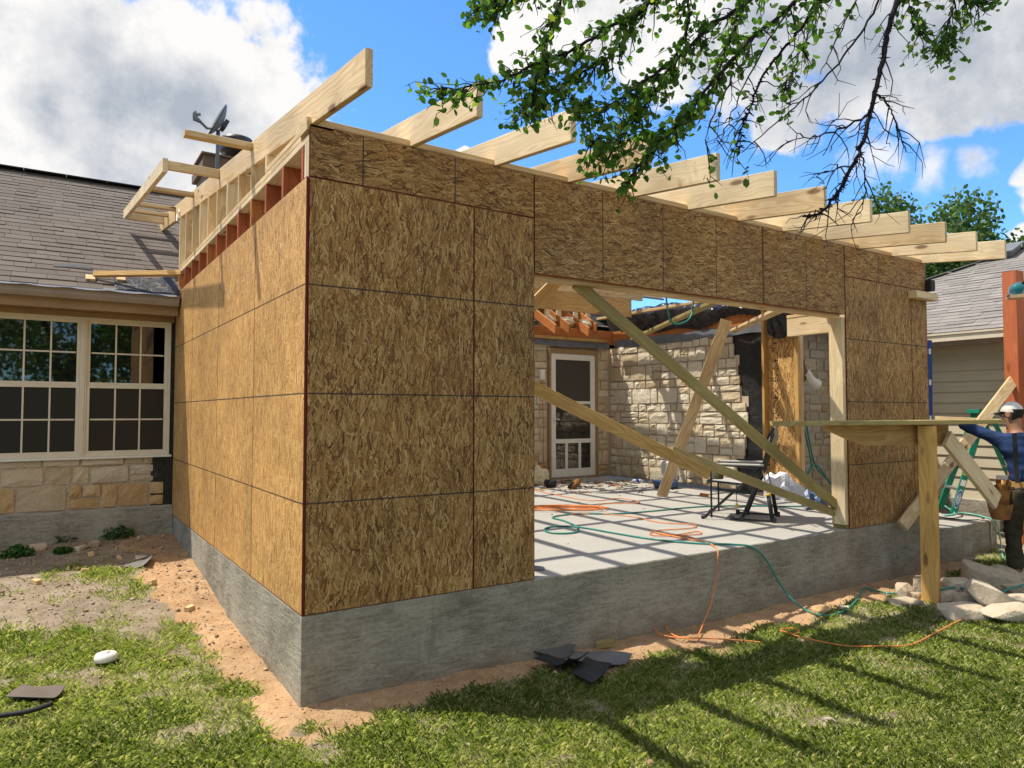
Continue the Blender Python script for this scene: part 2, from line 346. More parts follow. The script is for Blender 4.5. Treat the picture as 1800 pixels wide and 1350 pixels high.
def shingle(name, a, bcol):
    m, t, b = mat(name, .92, .2); c, r, oc = coords(t)
    n = t.noise(c, 260, 2, .7).outputs['Fac']; n2 = t.noise(c, 6, 3, .5).outputs['Fac']
    col = t.mix(t.m('ADD', t.m('MULTIPLY', r, .6), t.m('MULTIPLY', t.m('SUBTRACT', n2, .5), .6), clamp=True), a, bcol)
    col = t.v('SCALE', col, scale=t.ss(n, .3, .7, .7, 1.35)); t.L.new(col, b.inputs['Base Color']); bump(t, b, n, .4, .004)
shingle('shingle_brown', (.118, .098, .083), (.168, .142, .122))
shingle('shingle_grey', (.20, .185, .17), (.30, .275, .25))
shingle('shingle_scrap', (.12, .115, .11), (.23, .22, .21))
simple('shingle_back', (.02, .021, .022), .6, .4, .3, 20)
def felt(name, rough, spec, col):
    m, t, b = mat(name, rough, spec); c, r, oc = coords(t)
    n = t.noise(c, 7, 5, .6, .8).outputs['Fac']; t.L.new(t.mix(t.ss(n, .55, .8), col, (.09, .075, .06)), b.inputs['Base Color'])
    bump(t, b, n, .8, .03)
felt('felt_black', .5, .4, (.016, .015, .014))
m_, t_, b_ = mat('plastic_black', .22, .55); c_, r_, o_ = coords(t_); b_.inputs['Base Color'].default_value = (.012, .012, .014, 1)
bump(t_, b_, t_.noise(c_, 5, 4, .55, 1.2).outputs['Fac'], .9, .05)
m_, t_, b_ = mat('plastic_white', .35, .5); c_, r_, o_ = coords(t_); b_.inputs['Base Color'].default_value = (.62, .65, .70, 1)
bump(t_, b_, t_.noise(c_, 9, 4, .55, 1.2).outputs['Fac'], .7, .03)
simple('white_paint', (.74, .72, .66), .45, .4, .05, 12)
simple('cream_paint', (.66, .60, .47), .5, .35, .06, 9)
simple('brown_paint', (.20, .125, .062), .6, .35, .12, 6)
simple('brown_trim', (.30, .20, .10), .6, .3, .12, 6)
simple('taupe_paint', (.30, .24, .19), .6, .3, .1, 6)
simple('chimney_brown', (.165, .105, .068), .7, .25, .12, 6)
simple('gutter_metal', (.30, .25, .21), .5, .5, .12, 5)
simple('metal_grey', (.40, .41, .42), .42, .5, .15, 20, .7)
simple('dish_grey', (.16, .165, .175), .55, .4, .12, 20)
simple('black_metal', (.018, .018, .02), .4, .45, .2, 20)
simple('black_rubber', (.02, .02, .021), .6, .3, .25, 20)
simple('siding_paint', (.52, .455, .335), .6, .3, .05, 5)
simple('dark_inside', (.03, .026, .022), .9, .1, .2, 5)
simple('flashing', (.13, .14, .165), .5, .4, .25, 6, bmp=.2)
simple('insulation', (.62, .54, .38), .95, .05, .25, 25, bmp=.9)
simple('fabric_olive', (.075, .08, .04), .9, .1, .15, 60)
simple('fabric_grey', (.40, .39, .37), .9, .1, .15, 60)
simple('yellow_plastic', (.62, .38, .03), .5, .4, .1, 10)
simple('blue_plastic', (.055, .10, .20), .45, .4, .12, 10)
simple('blue_level', (.012, .045, .22), .4, .5, .1, 10)
simple('fiberglass_green', (.012, .24, .15), .45, .4, .12, 10)
simple('teal_plastic', (.01, .16, .19), .45, .4, .1, 10)
simple('hose_teal', (.02, .24, .20), .45, .4, .15, 10)
simple('hose_mint', (.16, .52, .44), .45, .4, .12, 10)
simple('cord_orange', (.72, .24, .06), .5, .35, .15, 10)
simple('cord_rust', (.50, .20, .08), .55, .35, .2, 10)
simple('rope_cream', (.55, .46, .34), .9, .1, .15, 80)
simple('sticker_yellow', (.75, .68, .03), .5, .3, .05, 10)
simple('sticker_white', (.78, .78, .76), .5, .3, .04, 10)
simple('sticker_blue', (.02, .08, .35), .5, .3, .04, 10)
simple('ink_black', (.02, .018, .016), .7, .2, .2, 10)
simple('shirt_blue', (.018, .045, .135), .72, .25, .3, 9, bmp=1.)
simple('trouser_olive', (.052, .043, .028), .9, .1, .3, 11, bmp=1.)
simple('skin', (.36, .18, .11), .55, .35, .1, 12)
simple('hair_dark', (.018, .013, .01), .7, .3, .2, 60)
simple('cap_white', (.68, .66, .61), .95, .05, .12, 18, bmp=.3)
simple('cap_dark', (.30, .27, .24), .85, .15, .15, 14)
simple('leather_tan', (.28, .125, .035), .6, .35, .35, 14, bmp=.3)
simple('leather_belt', (.48, .27, .09), .6, .3, .15, 20)
simple('boot_brown', (.16, .085, .035), .7, .25, .2, 20)
simple('lamp_white', (.85, .82, .74), .5, .4, .04, 10)
simple('offcut_pine', (.60, .42, .22), .7, .2, .2, 20)
def glass(name, base, rough=.02, ior=1.9):
    m, t, b = mat(name, rough, .5); b.inputs['Base Color'].default_value = (*base, 1); b.inputs['IOR'].default_value = ior
    return m
glass('pane_glass', (.008, .009, .010)); glass('screen_mesh', (.014, .013, .012), .35, 1.45)
glass('screen_door', (.055, .048, .042), .5, 1.4)
m_, t_, b_ = mat('clear_plastic', .15, .5); b_.inputs['Base Color'].default_value = (.80, .82, .84, 1); b_.inputs['Transmission Weight'].default_value = .7; b_.inputs['IOR'].default_value = 1.3
def leafmat(name, dark, light, pale, trans=.45, attr=False):
    m = bpy.data.materials.new(name); m.use_nodes = True; t = NT(m.node_tree); m.node_tree.nodes.clear(); M[name] = m
    f = t.n('ShaderNodeAttribute', attribute_name='tint').outputs['Fac'] if attr else t.n('ShaderNodeObjectInfo').outputs['Random']
    col = t.ramp(f, ((0., dark), (.55, light), (.86, tuple(q*1.15 for q in light)), (1., pale)))
    d = t.n('ShaderNodeBsdfPrincipled', {'Base Color': col, 'Roughness': .5, 'Specular IOR Level': .35})
    tr = t.n('ShaderNodeBsdfTranslucent', {'Color': t.v('MULTIPLY', col, (1.25, 1.5, .55))})
    mx = t.n('ShaderNodeMixShader', {'Fac': trans, 1: d.outputs[0], 2: tr.outputs[0]})
    t.n('ShaderNodeOutputMaterial', {'Surface': mx.outputs[0]})
leafmat('oak_leaf', (.04, .09, .02), (.11, .21, .043), (.38, .36, .09), .58, True)
leafmat('oak_leaf_near', (.04, .09, .02), (.115, .215, .043), (.34, .34, .09), .58, False)
leafmat('far_leaf', (.03, .065, .018), (.08, .145, .035), (.16, .22, .07), .3, True)
leafmat('grass_blade', (.085, .13, .028), (.255, .295, .082), (.64, .57, .36), .35, True)
leafmat('weed_leaf', (.025, .075, .015), (.05, .14, .025), (.09, .2, .04), .35, True)
simple('bark', (.055, .045, .042), .95, .1, .35, 22, bmp=.8)
simple('twig_bark', (.028, .022, .024), .95, .1, .35, 60)

# ------------------------------------------------------------------ ground
def vnoise(x, y, s, seed=0):
    """value noise on numpy arrays"""
    x = np.asarray(x)*s+seed*17.3; y = np.asarray(y)*s+seed*9.1
    xi, yi = np.floor(x).astype(np.int64), np.floor(y).astype(np.int64); fx, fy = x-xi, y-yi
    fx, fy = fx*fx*(3-2*fx), fy*fy*(3-2*fy)
    def h(a, b):
        q = (a*374761393+b*668265263+seed*974634) & 0x7fffffff; q = ((q ^ (q >> 13))*1274126177) & 0x7fffffff
        return ((q ^ (q >> 16)) & 0xffff)/65535.
    return (h(xi, yi)*(1-fx)+h(xi+1, yi)*fx)*(1-fy)+(h(xi, yi+1)*(1-fx)+h(xi+1, yi+1)*fx)*fy
def fbm(x, y, s, seed=0, o=4):
    return sum(vnoise(x, y, s*2**i, seed+i)*.5**i for i in range(o))/sum(.5**i for i in range(o))
def sstep(x, a, b):
    t = np.clip((x-a)/(b-a), 0, 1); return t*t*(3-2*t)
def ground_base(x, y):
    x, y = np.asarray(x, float), np.asarray(y, float)
    b = np.interp(x, [-10, 0, 3, 6.3, 8.3, 10, 14], [-.44, -.475, -.54, -.565, -.48, -.40, -.30])
    rise = np.interp(y, [-3, .5, .9, 1.8, 3.3, 4.7, 8], [0, 0, .0, .055, .2, .275, .3])*(1-sstep(x, .1, 1.))
    return b+rise
def soil_mask(x, y):
    """bare orange fill along the new slab"""
    n = (fbm(x, y, 2.6, 3)-.5)*.5+(fbm(x, y, 9, 5, 2)-.5)*.16
    front = sstep(-y, .62, .34+0*n) if 0 else 1-sstep(-y+n, .26, .40)
    front = np.maximum(front, (1-sstep(-y+n, .36, .52))*(x > 1.7)*(x < 4.2))*(x > -.25)*(x < 7.2)*(y < .3)
    wid = np.interp(y, [-.3, .5, 1.2, 2.2, 3.6, 5], [.12, .17, .22, .34, .46, .5])
    left = (1-sstep(-x+n*.8, wid*.85, wid*1.2))*(y > -.45+n*.3)*(x < .3)*(y < 5)
    return np.clip(np.maximum(front, left), 0, 1)
def dirt_mask(x, y):
    """trodden, half bare ground on the left, under the eave and by the rocks"""
    n = fbm(x, y, 2.2, 21)
    a = sstep(y, 1.35, 2.1)*(x < .1)*sstep(n+np.interp(y, [1.2, 2, 3, 4], [0, .1, .2, .42]), .49, .68)
    r = sstep(x, 3.4, 4.4)*sstep(y, -2.4, -1.3)*sstep(n, .5, .66)*.8
    far = sstep(x, 7.4, 8.4)*.9
    p = sstep(fbm(x, y, 3.4, 31)+np.where(x < .1, sstep(y, .2, 1.6)*.12, 0), .56, .68)*.6
    return np.clip(np.maximum(np.maximum(a, r), np.maximum(far, p)), 0, 1)
def ground_z(x, y):
    z = ground_base(x, y); s = soil_mask(x, y); d = dirt_mask(x, y)
    near = np.exp(-((np.asarray(x)-1)**2+np.asarray(y)**2)/90)
    z = z+near*((fbm(x, y, 1.1, 40)-.5)*.05+np.maximum(s, d*.6)*((fbm(x, y, 7, 44)-.5)*.05+(fbm(x, y, 24, 48, 2)-.5)*.018))
    return z
def gz(x, y): return float(ground_z(np.array([x]), np.array([y]))[0])

def make_ground():
    def axis(a, b, step, lo, hi):
        core = np.arange(a, b, step); out = []; g = step; p = a
        while p > lo: g *= 1.35; p -= g; out.append(p)
        o2 = []; g = step; p = b
        while p < hi: g *= 1.35; p += g; o2.append(p)
        return np.concatenate([np.array(out[::-1]), core, np.array(o2)])
    xs, ys = axis(-2.4, 7.6, .035, -600, 600), axis(-2.8, 5., .035, -600, 600)
    gx, gy = np.meshgrid(xs, ys, indexing='ij'); x, y = gx.ravel(), gy.ravel()
    V = np.stack([x, y, ground_z(x, y)], 1)
    nx, ny = len(xs), len(ys); i = np.arange(nx*ny).reshape(nx, ny)
    F = np.stack([i[:-1, :-1], i[1:, :-1], i[1:, 1:], i[:-1, 1:]], -1).reshape(-1, 4)
    m, t, b = mat('ground_soil', .95, .1); P = t.n('ShaderNodeNewGeometry').outputs['Position']
    so = t.n('ShaderNodeAttribute', attribute_name='soil').outputs['Fac']; di = t.n('ShaderNodeAttribute', attribute_name='dirt').outputs['Fac']
    n1 = t.noise(P, 7, 6, .65).outputs['Fac']; n2 = t.noise(P, 60, 5, .7).outputs['Fac']; n3 = t.noise(P, 1.3, 4, .6).outputs['Fac']
    nn = t.m('ADD', t.m('MULTIPLY', n1, .55), t.m('MULTIPLY', n2, .45))
    sand = t.ramp(nn, ((.28, (.24, .14, .07)), (.5, (.44, .28, .155)), (.7, (.57, .40, .25))))
    dust = t.ramp(nn, ((.28, (.13, .095, .06)), (.5, (.28, .225, .165)), (.72, (.40, .35, .29))))
    thatch = t.ramp(nn, ((.28, (.08, .07, .03)), (.5, (.19, .155, .075)), (.72, (.32, .26, .14))))
    j = t.m('MULTIPLY', t.m('SUBTRACT', nn, .5), 1.1)
    col = t.mix(t.ss(t.m('ADD', di, j), .3, .6), thatch, dust); col = t.mix(t.ss(t.m('ADD', so, j), .3, .6), col, sand)
    t.L.new(t.v('SCALE', col, scale=t.ss(n3, .3, .7, .85, 1.15)), b.inputs['Base Color']); bump(t, b, nn, .9, .03)
    me = npmesh('ground', V, F, m)
    for nm, fn in (('soil', soil_mask), ('dirt', dirt_mask)):
        a = me.attributes.new(nm, 'FLOAT', 'POINT'); a.data.foreach_set('value', np.asarray(fn(x, y), np.float32))
    me.polygons.foreach_set('use_smooth', np.ones(len(F), bool))
    struct(link(bpy.data.objects.new('ground', me)))
make_ground()

# the new concrete slab, its lower neighbour and the old house's footing
def slab(name, x0, x1, y0, y1, z0, z1, nx, ny, seed):
    """slab with slightly uneven faces and a worn upper edge; top in its own material"""
    b = MB(); r = random.Random(seed); e = .008
    def side(P0, P1, n):
        k = 6
        P0, P1 = Vector(P0), Vector(P1); nrm = Vector((P1.y-P0.y, -(P1.x-P0.x), 0)).normalized()
        def fn(u, v):
            p = P0.lerp(P1, u); z = z0+(z1-e-z0)*v
            a = 0 if u in (0, 1) else (vnoise(np.array([u*n*.35]), np.array([v*3.1]), 1., seed)[0]-.5)*.02*(1-.6*v)
            return (p.x+nrm.x*a, p.y+nrm.y*a, z)
        b.grid(fn, n, k, 0)
        c = e*.9; q0, q1 = P0-nrm*c, P1-nrm*c                     # worn arris
        b.grid(lambda u, v: (*(P0.lerp(P1, u).lerp(q0.lerp(q1, u), v)).xy, z1-e+e*v), n, 1, 0)
    A, B_, C_, D_ = (x0, y0, 0), (x1, y0, 0), (x1, y1, 0), (x0, y1, 0)
    side(A, B_, nx); side(B_, C_, ny); side(C_, D_, nx); side(D_, A, ny)
    c = e*.9; b.add([(x0+c, y0+c, z1), (x1-c, y0+c, z1), (x1-c, y1-c, z1), (x0+c, y1-c, z1)], [(0, 1, 2, 3)], 1)
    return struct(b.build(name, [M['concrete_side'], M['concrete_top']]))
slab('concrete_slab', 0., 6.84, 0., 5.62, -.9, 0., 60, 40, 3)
slab('porch_slab', 6.845, 8.32, .0, 3.3, -.9, -.158, 20, 30, 5)
slab('house_footing', -9., -.004, 4.60, 6., -.9, .105, 60, 6, 8)
slab('wing_footing', 9.24, 22., -9., 5., -.9, -.05, 40, 40, 9)

# ------------------------------------------------------------------ the old stone house
def stone_block(w, h, t, seed):
    """rough-faced block in local x, z, front at -y; about 50 triangles"""
    r = random.Random(seed); n = 4; b = MB(); vs = []
    for i in range(n):
        for j in range(n):
            u, v = i/(n-1), j/(n-1); ed = (i in (0, n-1))+(j in (0, n-1))
            x = (u-.5)*w+(r.uniform(-.012, .012) if ed == 0 else 0); z = (v-.5)*h+(r.uniform(-.01, .01) if ed == 0 else 0)
            if ed: x *= 1-r.uniform(.0, .045); z *= 1-r.uniform(.0, .06)
            if ed == 2: x *= .975; z *= .965
            y = -t+(r.uniform(-.008, .006) if ed == 0 else min(r.uniform(.003, .012), t*.5)); vs.append((x, y, z))
    fs = [(i*n+j, i*n+n+j, i*n+n+j+1, i*n+j+1) for i in range(n-1) for j in range(n-1)]
    rim = [i*n for i in range(n)]+[(n-1)*n+j for j in range(1, n)]+[i*n+n-1 for i in range(n-2, -1, -1)]+[j for j in range(n-2, 0, -1)]
    k = len(vs); vs += [(vs[q][0], 0, vs[q][2]) for q in rim]; m = len(rim)
    fs += [(rim[i], k+i, k+(i+1) % m, rim[(i+1) % m]) for i in range(m)]
    b.add(vs, fs, 0, False); return b
_sn = [0]
def lay_stones(parent, origin, ux, width, height, mats, seed, ragged=None, top_ragged=False, gap=.016, low=None, holes=()):
    """random ashlar on a wall face: origin lower left, ux the run; each block an object under parent.
    ragged(z) gives the wall's right-hand end at height z"""
    r = random.Random(seed); ux = Vector(ux).normalized(); z = 0.
    def put(x0, x1, z0, z1):
        if x1-x0 < .05 or z1-z0 < .03: return
        for a, b_, c, d in holes:
            if x1 > a and x0 < b_ and z1 > c and z0 < d: return
        _sn[0] += 1
        mt = mats[min(int(r.random()*len(mats)), len(mats)-1)]
        if low and z0 < low[0] and r.random() < low[1]: mt = low[2]
        b = stone_block(x1-x0-gap, z1-z0-gap, .018+r.uniform(0, .020), _sn[0])
        c = Vector(origin)+ux*((x0+x1)/2)+Vector((0, 0, (z0+z1)/2))
        Mx = frame(c, ux) @ Matrix.Rotation(r.uniform(-.02, .02), 4, 'Y')
        fixnormals(b.build('stone', M[mt], parent, Mx))
    while z < height-.04:
        h = r.choice((.13, .16, .19, .22, .26)); h = min(h, height-z)
        if height-z-h < .07: h = height-z
        x = r.uniform(-.15, 0.)
        while True:
            end = ragged(z+h/2) if ragged else width
            if x >= end-.03: break
            w = r.choice((.14, .18, .22, .27, .33, .40))*(1.1 if h > .18 else 1.)
            x1 = min(x+w, end); 
            if end-x1 < .09: x1 = end
            x0 = max(x, 0)
            if h > .17 and r.random() < .42:
                s = h*r.uniform(.4, .62)
                if x1-x0 > .26 and r.random() < .6:
                    q = x0+(x1-x0)*r.uniform(.38, .62); put(x0, x1, z, z+s) if r.random() < .5 else (put(x0, q, z, z+s), put(q, x1, z, z+s))
                    put(x0, q, z+s, z+h); put(q, x1, z+s, z+h)
                else: put(x0, x1, z, z+s); put(x0, x1, z+s, z+h)
            else: put(x0, x1, z, z+h+(r.uniform(-.03, .02) if top_ragged and height-z-h < .01 else 0))
            x = x1
        z += h
HY = 4.684                                                 # the window wall faces the yard at this depth
house = empty('stone_house', (-2., 6., -.2), 'low stone house with brown shingled roof behind the new framing', 'house')
b = MB(); b.box((-9, HY+.045, .1), (-.012, HY+.2, .655)); b.box((-9, HY+.0, 2.11), (-.012, HY+.2, 2.36), 1)
b.box((-9, HY+.10, .655), (-1.66, HY+.2, 2.11)); wall = b.build('wall', [M['mortar'], M['brown_paint']], house)
lay_stones(wall, (-2.6, HY+.045, .108), (1, 0, 0), 2.52, .53, ('stone_cream', 'stone_cream', 'stone_white', 'stone_orange'), 5,
           ragged=lambda z: 2.52 if z < .2 else 2.40+.02*math.sin(z*40), low=(.24, .8, 'stone_orange'))
b = MB(); b.box((-.21, HY+.03, .10), (.16, HY+.044, 2.3)); b.build('building_paper', M['felt_black'], house)
# twin sash window
def sash_window(x0, x1, z0, zm, z1, screen, colsn=3):
    b = MB(); fr = .028; d = .035; Y0 = HY-.012
    for a, c in (((x0, Y0, z0), (x0+fr, Y0+.09, z1)), ((x1-fr, Y0, z0), (x1, Y0+.09, z1)), ((x0+fr, Y0, z1-fr), (x1-fr, Y0+.09, z1)), ((x0+fr, Y0, z0), (x1-fr, Y0+.09, z0+fr))): b.box(a, c)
    w = b.build('window', M['cream_paint'], house)
    for k, (a, c, yy) in enumerate(((zm, z1-fr, Y0+.022), (z0+fr, zm, Y0+.010))):
        b = MB(); s = .030; xa, xb = x0+fr+.001, x1-fr-.001
        b.box((xa, yy, a), (xa+s, yy+.04, c)); b.box((xb-s, yy, a), (xb, yy+.04, c)); b.box((xa+s, yy, c-s), (xb-s, yy+.04, c)); b.box((xa+s, yy, a), (xb-s, yy+.04, a+s))
        for q in range(1, colsn): xx = xa+s+(xb-xa-2*s)*q/colsn; b.box((xx-.008, yy+.012, a+s), (xx+.008, yy+.028, c-s))
        zz = (a+c)/2
        for q in range(colsn):
            xl = xa+s+(xb-xa-2*s)*q/colsn+.0085; xr = xa+s+(xb-xa-2*s)*(q+1)/colsn-.0085; b.box((xl, yy+.012, zz-.008), (xr, yy+.028, zz+.008))
        b.build('sash', M['cream_paint'], w)
        b = MB(); b.box((xa+s*.5, yy+.020, a+s*.5), (xb-s*.5, yy+.024, c-s*.5)); b.build('pane', M['pane_glass'], w)
        if k: b = MB(); b.box((xa+s*.6, yy+.0165, a+s*.6), (xb-s*.6, yy+.0185, c-s*.6)); b.build('insect_screen', M['screen_mesh'], w) if screen else None
    return w
sash_window(-.862, -.042, .655, 1.40, 2.105, True); sash_window(-1.66, -.866, .655, 1.40, 2.105, True)
b = MB(); b.box((-1.70, HY-.03, .632), (-.02, HY+.1, .654)); b.build('window_sill', M['white_paint'], house)
b = MB(); b.box((-.875, HY-.02, .655), (-.853, HY-.013, 2.105)); b.build('mullion', M['cream_paint'], house)
# eave: frieze, soffit, fascia, gutter
b = MB(); b.box((-9, 4.42, 2.16), (-.014, HY-.002, 2.178)); b.build('soffit', M['brown_trim'], house)
b = MB(); b.box((-9, HY-.028, 2.105), (-.014, HY-.001, 2.158)); b.build('frieze_board', M['brown_trim'], house)
b = MB(); b.box((-9, 4.398, 2.150), (-.014, 4.419, 2.335)); b.build('fascia', M['brown_trim'], house)
b = MB(); prof = [(-.10, .0), (-.098, -.06), (-.07, -.10), (-.01, -.10), (0, -.1), (0, .0), (-.006, 0), (-.006, -.092), (-.066, -.092), (-.09, -.056), (-.092, -.006), (-.108, -.006), (-.108, .002)]
b.add([(x, 4.396+y, 2.345+z) for x in (-9, -.02) for y, z in prof], [(i, i+1, i+1+13, i+13) for i in range(12)]+[tuple(range(13, 26))], 0)
b.build('gutter', M['gutter_metal'], house)
# roof: deck and shingles laid one by one where they show
SL = .58; RN = math.sqrt(1+SL*SL); EY, EZ = 4.30, 2.352
def roof_pt(x, s, lift=0.): return Vector((x, EY+s/RN-lift*SL/RN, EZ+s*SL/RN+lift/RN))
b = MB(); RL = (7.92-EY)*RN
def deck(xa, xb, sa, sb): 
    vs = [roof_pt(xa, sa), roof_pt(xb, sa), roof_pt(xb, sb), roof_pt(xa, sb)]; vs += [v-Vector((0, 0, .03)) for v in vs]
    b.add(vs, [(0, 1, 2, 3), (7, 6, 5, 4), (0, 4, 5, 1), (1, 5, 6, 2), (2, 6, 7, 3), (3, 7, 4, 0)])
deck(-9, .02, 0, RL); deck(.021, 1.6, .52, 2.02); deck(.021, 9, 2.021, RL)
b.add([roof_pt(-9, RL), roof_pt(9, RL), Vector((9, 12.5, 1.9)), Vector((-9, 12.5, 1.9))], [(0, 1, 2, 3)])
roof = b.build('roof', M['shingle_brown'], house)
_sh = {}
def shingle_mesh(w, h, t, m):
    k = (w, h, t, m)
    if k not in _sh:
        q = MB(); q.add([(0, 0, 0), (w, 0, 0), (w, h, 0), (0, h, 0), (0, 0, t), (w, 0, t), (w, h, .002), (0, h, .002)], [(4, 5, 6, 7), (0, 1, 5, 4), (1, 2, 6, 5), (3, 0, 4, 7), (2, 3, 7, 6)]); _sh[k] = q.mesh('shingle', M[m])
    return _sh[k]
r = random.Random(3); ex = .142; rows = int(RL/ex); stuffb = MB(); cnt = 0
RM = Matrix((Vector((1, 0, 0)), Vector((0, 1/RN, SL/RN)), Vector((0, -SL/RN, 1/RN)))).transposed().to_4x4()
for k in range(rows+1):
    s = k*ex; x = -2.55-r.uniform(0, .3)
    while x < 1.5:
        w = r.choice((.18, .22, .25, .29, .33)); t = r.choice((.007, .009, .013))
        ok = (x+w <= .0) or (s > .5 and x < 1.4)
        if k == 0 and x > -.9: ok = False
        if x < 0 < x+w and s <= .5: w = max(-x-.003, .001); ok = w > .05
        full = max(w, .05)
        if ok:
            Mx = RM.copy(); Mx.translation = roof_pt(x, s+r.uniform(-.004, .004), .002+.0012*(k % 2))
            if cnt < 298 and x+w > -2.2 and x < .05:
                link(bpy.data.objects.new('shingle', shingle_mesh(round(w-.004, 3), .16, t, 'shingle_brown')), Mx, roof); cnt += 1
            else: stuffb.box((0, 0, 0), (w-.004, .16, t), 0, Mx)
        x += full
o = stuffb.build('far_shingles', M['shingle_brown'], roof); o['kind'] = 'stuff'
b = MB()
for k in range(36):
    x = -9+k*.5; b.box((x, -.13, 0), (x+.497, .13, .012), 0, Matrix.Translation(roof_pt(0, RL, .012)) @ Matrix.Rotation(0, 4, 'X'))
b.build('ridge_cap', M['shingle_back'], roof)
# torn underlayment at the eave beside the new wall
b = MB(); r = random.Random(8)
b.grid(lambda u, v: roof_pt(-.62+u*.60, .02+v*.42+(.05*math.sin(u*9) if v == 1 else 0), .010+.012*math.sin(u*6+v*5)**2), 10, 5); b.build('underlayment', M['felt_black'], roof)
b = MB(); b.grid(lambda u, v: roof_pt(-2.6+u*2.56, -.05+v*.10, .006+(.012*math.sin(u*23)**4 if v == 0 else 0)), 40, 2); b.build('drip_edge', M['flashing'], roof)
b = MB(); b.grid(lambda u, v: roof_pt(-1.15+u*.34, .50+v*.10+.02*math.sin(u*3.1), .016+.02*math.sin(v*3)*u), 8, 4); b.build('torn_shingle', M['shingle_back'], roof)
# chimney chase
ch = MB(); ch.box((.97, 8.6, 3.6), (1.93, 9.5, 5.16)); chim = ch.build('chimney', M['chimney_brown'], house)
b = MB(); b.box((.99, 8.575, 3.6), (1.91, 8.598, 4.95)); 
for z in np.arange(3.7, 5.0, .16): b.box((.96, 8.590, z), (1.94, 8.598, z+.008))
b.build('siding', M['chimney_brown'], chim)
b = MB(); b.box((.90, 8.53, 5.16), (2.0, 9.57, 5.30)); b.box((.93, 8.56, 5.301), (1.97, 9.54, 5.40)); b.box((.88, 8.51, 5.401), (2.02, 9.59, 5.43)); b.build('chimney_cap', M['chimney_brown'], chim)
b = MB(); b.lathe([(0, 0), (.20, 0), (.20, .20), (.27, .21), (.28, .24), (.28, .42), (.26, .47), (.15, .50), (0, .50)], (1.52, 8.95, 5.43), 24); b.build('flue_cap', M['black_metal'], chim)

# ---- the walls under the new roof: door wall, stone return and the far porch wall
DY, RX = 5.56, 7.13
b = MB(); b.box((4.2, DY+.05, .0), (5.80, DY+.2, 2.26)); b.box((6.86, DY+.05, 0), (RX+.1, DY+.2, 2.26)); b.box((5.80, DY+.05, 2.21), (6.86, DY+.2, 2.26))
w2 = b.build('wall', M['mortar'], house)
ds = ('stone_cream', 'stone_cream', 'stone_white')
lay_stones(w2, (4.6, DY+.05, .01), (1, 0, 0), 1.18, 2.25, ds, 15, low=(.45, .6, 'stone_orange'), gap=.013)
lay_stones(w2, (6.875, DY+.05, .01), (1, 0, 0), .25, 2.25, ds, 16, low=(.45, .6, 'stone_orange'), gap=.013)
def rag(z):
    return (2.72 if z > 1.9 else 2.78 if z > 1.6 else 2.84 if z > 1.3 else 2.93 if z > .9 else 2.88 if z > .5 else 2.72)+.03*math.sin(z*31)
b = MB()
for k in range(15): z = k*.15; b.box((RX+.052, DY+.0-rag(z+.07)+.05, z), (RX+.2, DY+.05, min(z+.15, 2.25)))
w3 = b.build('wall', M['mortar'], house)
lay_stones(w3, (RX+.05, DY+.02, .01), (0, -1, 0), 0, 2.24, ('stone_white', 'stone_white', 'stone_cream'), 25, ragged=rag, top_ragged=True, low=(.12, .5, 'stone_cream'))
b = MB(); b.grid(lambda u, v: (RX+.075-.02*math.sin(u*7+v*3)**2*(u > .1), 3.05-u*.82, .0+v*2.33), 14, 12); b.build('building_paper', M['felt_black'], house)
# screen door
dr = MB(); X0, X1, Yd = 5.845, 6.80, DY-.01
dr.box((X0-.045, Yd, .0), (X0-.002, Yd+.12, 2.20)); dr.box((X1+.002, Yd, .0), (X1+.06, Yd+.12, 2.20)); dr.box((X0-.002, Yd, 2.115), (X1+.002, Yd+.12, 2.20)); dr.box((X0-.045, Yd-.01, 0), (X1+.06, Yd+.12, .03))
door = dr.build('door_frame', M['brown_trim'], house)
b = MB(); s = .10; Yp = Yd+.015
b.box((X0, Yp, .04), (X0+s, Yp+.035, 2.11)); b.box((X1-s, Yp, .04), (X1, Yp+.035, 2.11)); b.box((X0+s, Yp, 2.11-s), (X1-s, Yp+.035, 2.11)); b.box((X0+s, Yp, .04), (X1-s, Yp+.035, .17))
b.box((X0+s, Yp, .60), (X1-s, Yp+.035, .67)); b.box((X0+s, Yp, 1.26), (X1-s, Yp+.03, 1.31))
for f in (.30, .68): xx = X0+s+(X1-X0-2*s)*f; b.box((xx-.025, Yp, .17), (xx+.025, Yp+.03, .60))
b.build('screen_door', M['white_paint'], door)
b = MB(); b.box((X0+s, Yp+.016, 1.31), (X1-s, Yp+.019, 2.01)); b.build('door_screen', M['screen_door'], door)
b = MB(); b.box((X0+s, Yp+.016, .67), (X1-s, Yp+.019, 1.26)); b.box((X0+s, Yp+.016, .17), (X1-s, Yp+.019, .60)); b.build('pane', M['pane_glass'], door)
b = MB(); b.tube([(X0+.05, Yp-.005, 1.0), (X0+.05, Yp-.05, 1.0), (X0+.10, Yp-.055, 1.01), (X0+.15, Yp-.05, .99)], .009, 6); b.box((X0+.035, Yp-.006, .95), (X0+.065, Yp-.001, 1.07)); b.build('door_handle', M['white_paint'], door)
b = MB(); b.box((5.62, DY-.012, 1.66), (5.71, DY+.03, 1.83)); b.box((5.645, DY-.02, 1.69), (5.685, DY-.011, 1.80)); b.build('switch_box', M['white_paint'], house)
b = MB(); b.tube([(5.665, DY-.01, 1.66), (5.655, DY-.015, 1.3), (5.68, DY-.012, .9), (5.665, DY-.02, .5), (5.69, DY-.02, .05)], .007, 5); b.build('wire', M['cord_rust'], house)
